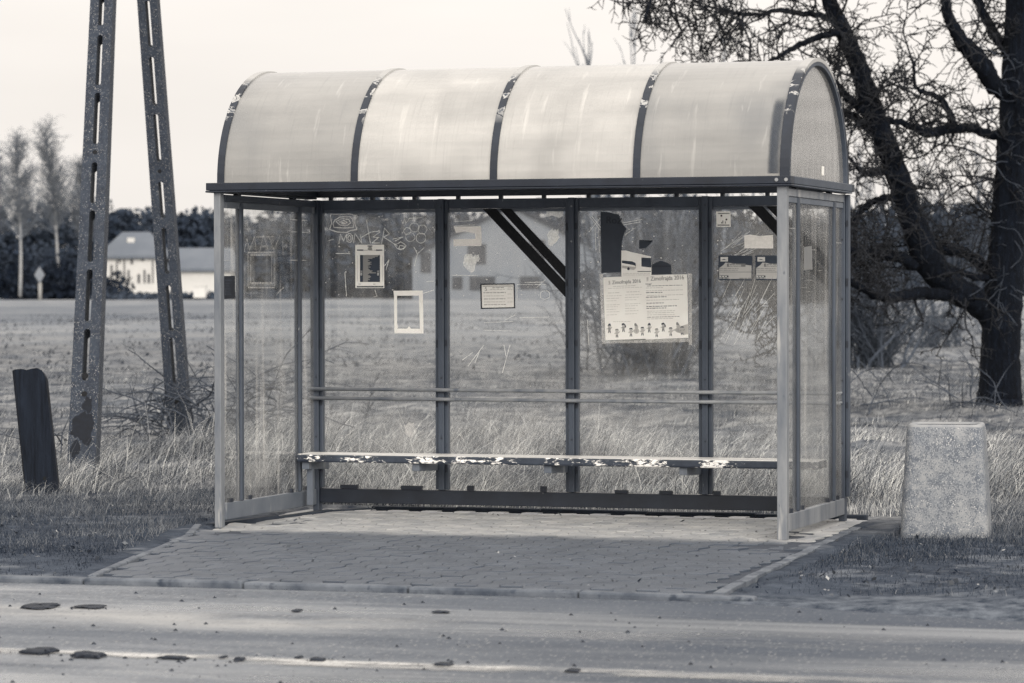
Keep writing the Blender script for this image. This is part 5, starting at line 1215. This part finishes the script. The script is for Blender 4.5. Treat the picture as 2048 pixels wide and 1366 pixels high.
sp_ += [(at(px, 590, 368).x, 368+RNG.uniform(-4, 6), .5, RNG.uniform(8.6, 10.4), 2.4, 200, False, RNG.uniform(.1, .6)) for px in RNG.uniform(190, 460, 34)]
for i in range(46):                                   # taller trees off to the right
    th = math.radians(RNG.uniform(22, 46)); dd = RNG.uniform(190, 260); sp_.append((dd*math.sin(th), dd*math.cos(th), .4, RNG.uniform(8, 21), RNG.uniform(1.6, 3.4), 170, RNG.random() < .3, RNG.uniform(.1, .6)))
sp_ += [(x+RNG.normal(0, .5), 362+RNG.uniform(-3, 3), .5, RNG.uniform(5.2, 7.2), 2.6, 120, False, RNG.uniform(.1, .7)) for x in np.arange(-110, 430, 2.2)]
mass('woodland', sp_, M['forest'], .65)
sp_ = [(at(px, 598, 318).x+RNG.normal(0, .4), 318+RNG.uniform(-5, 8), .6, RNG.uniform(1.4, 3.2)+(1.6 if px < 150 else 0), RNG.uniform(1., 2.), 110, False, RNG.uniform(.05, .6)) for px in list(np.linspace(-260, 235, 62))+list(np.linspace(640, 830, 14))+list(np.linspace(1230, 2300, 60))]
mass('hedgerow', sp_, M['hedge'], .4)
# bank of rough grass in front of the farm
sp_ = [(at(px, 590, 305).x, 305+RNG.uniform(-3, 3), .55, RNG.uniform(.5, 1.), RNG.uniform(1., 1.8), 60, False, RNG.uniform(.4, .9)) for px in np.linspace(200, 640, 70)]
mass('rough_grass', sp_, M['forest'], .3)
# birches
def birch(px, ytop, ybase, label, Yd=312.):
    B = at(px, ybase, Yd); B.z = 1.0; sc = F/Yd; H_ = (581-ytop)/sc+CH-1.; root = empty('birch_tree', label, 'tree', B, 0, 'birch trees at the field edge')
    c = crook(Vector((0, 0, 0)), Vector((R_.gauss(0, .02), 0, 1)), H_, 14, .025, Vector((0, 0, .06)))
    mb = MB(); mb.tube(c[:11], [.17*(1-.7*i/13) for i in range(11)], 8); mb.build('trunk', M['birch'], root, False, 0, True)
    T = Tubes(); T.add([tuple(x) for x in c[9:]], [.12, .1, .08, .06, .05, .04], 4)
    for a, b in zip(c[5:], c[6:]):
        k = c.index(a); f_ = k/14
        for _ in range(15):
            q = a+(b-a)*R_.random(); an = R_.uniform(0, 6.28); l_ = H_*(.33*(1.1-f_)+.03)*R_.uniform(.6, 1.15)
            cc = crook(q, Vector((math.cos(an)*.62, math.sin(an)*.62, .85)), l_, 6, .1, Vector((0, 0, .04)))
            T.add([tuple(x) for x in cc], [.045*(1-.6*i/6) for i in range(7)], 3)
            spawn(T, cc[1:], 0, [(.33, 1.1, .026, 4, .16, .5, (0, 0, -.06)), (.4, .6, .02, 3, .2, .5, (0, 0, -.08))], .03)
    T.build('crown', M['birchtwig'], root)
birch(40, 285, 600, 'birch with a pale kinked trunk left of the taller birch')
birch(118, 262, 600, 'tallest birch with a pointed crown beside the thicker pole', 318.)
birch(-12, 300, 600, 'birch cut by the left edge of the photo', 322.)
birch(165, 330, 600, 'smaller birch directly behind the thicker concrete pole', 330.)

# ------------------------------------------------------------------ light
wld = bpy.data.worlds.new('World'); SC.world = wld; wld.use_nodes = True; nt = wld.node_tree; nt.nodes.clear()
EL, AZ = math.radians(21), math.radians(164)
sky = nt.nodes.new('ShaderNodeTexSky'); sky.sky_type = 'NISHITA'; sky.sun_disc = False; sky.sun_elevation = EL; sky.sun_rotation = AZ
bw = nt.nodes.new('ShaderNodeRGBToBW'); nt.links.new(sky.outputs[0], bw.inputs[0])
tc = nt.nodes.new('ShaderNodeTexCoord'); mp = nt.nodes.new('ShaderNodeMapping'); mp.inputs['Scale'].default_value = (1, 1, 5); nt.links.new(tc.outputs['Generated'], mp.inputs[0])
nz = nt.nodes.new('ShaderNodeTexNoise'); nz.inputs['Scale'].default_value = 3; nz.inputs['Detail'].default_value = 4; nt.links.new(mp.outputs[0], nz.inputs[0])
cl = nt.nodes.new('ShaderNodeMapRange'); nt.links.new(nz.outputs['Fac'], cl.inputs[0])
for i, v in zip((1, 2, 3, 4), (.3, .7, 6.2, 7.5)): cl.inputs[i].default_value = v
mx = nt.nodes.new('ShaderNodeMath'); mx.operation = 'MULTIPLY_ADD'; nt.links.new(bw.outputs[0], mx.inputs[0]); mx.inputs[1].default_value = .12; nt.links.new(cl.outputs[0], mx.inputs[2])
sx = nt.nodes.new('ShaderNodeSeparateXYZ'); nt.links.new(tc.outputs['Generated'], sx.inputs[0])   # overcast: brighter overhead than at the horizon
zen = nt.nodes.new('ShaderNodeMapRange'); nt.links.new(sx.outputs['Z'], zen.inputs[0])
for i, v in zip((1, 2, 3, 4), (.1, 1., 1., 2.2)): zen.inputs[i].default_value = v
mz = nt.nodes.new('ShaderNodeMath'); mz.operation = 'MULTIPLY'; nt.links.new(mx.outputs[0], mz.inputs[0]); nt.links.new(zen.outputs[0], mz.inputs[1])
tint = nt.nodes.new('ShaderNodeMix'); tint.data_type = 'RGBA'; tint.blend_type = 'MULTIPLY'; tint.inputs[0].default_value = 1
nt.links.new(mz.outputs[0], tint.inputs[6]); tint.inputs[7].default_value = (1.04, .985, .925, 1)
bg = nt.nodes.new('ShaderNodeBackground'); bg.inputs['Strength'].default_value = .112; nt.links.new(tint.outputs[2], bg.inputs[0])
wo = nt.nodes.new('ShaderNodeOutputWorld'); nt.links.new(bg.outputs[0], wo.inputs[0])
su = bpy.data.lights.new('sun', 'SUN'); su.energy = 3.3; su.angle = math.radians(38); su.color = (1, .935, .84)
so = bpy.data.objects.new('sun', su); COL.objects.link(so); d = Vector((math.sin(AZ)*math.cos(EL), math.cos(AZ)*math.cos(EL), math.sin(EL)))
so.rotation_euler = d.to_track_quat('Z', 'Y').to_euler()
vs_ = SC.view_settings; vs_.view_transform = 'Standard'; vs_.look = 'None'; vs_.exposure = .12; vs_.gamma = 1; vs_.use_curve_mapping = False
SC.cycles.max_bounces = 10; SC.cycles.transparent_max_bounces = 24; SC.cycles.diffuse_bounces = 4; SC.cycles.use_denoising = True; SC.cycles.denoising_prefilter = 'FAST'
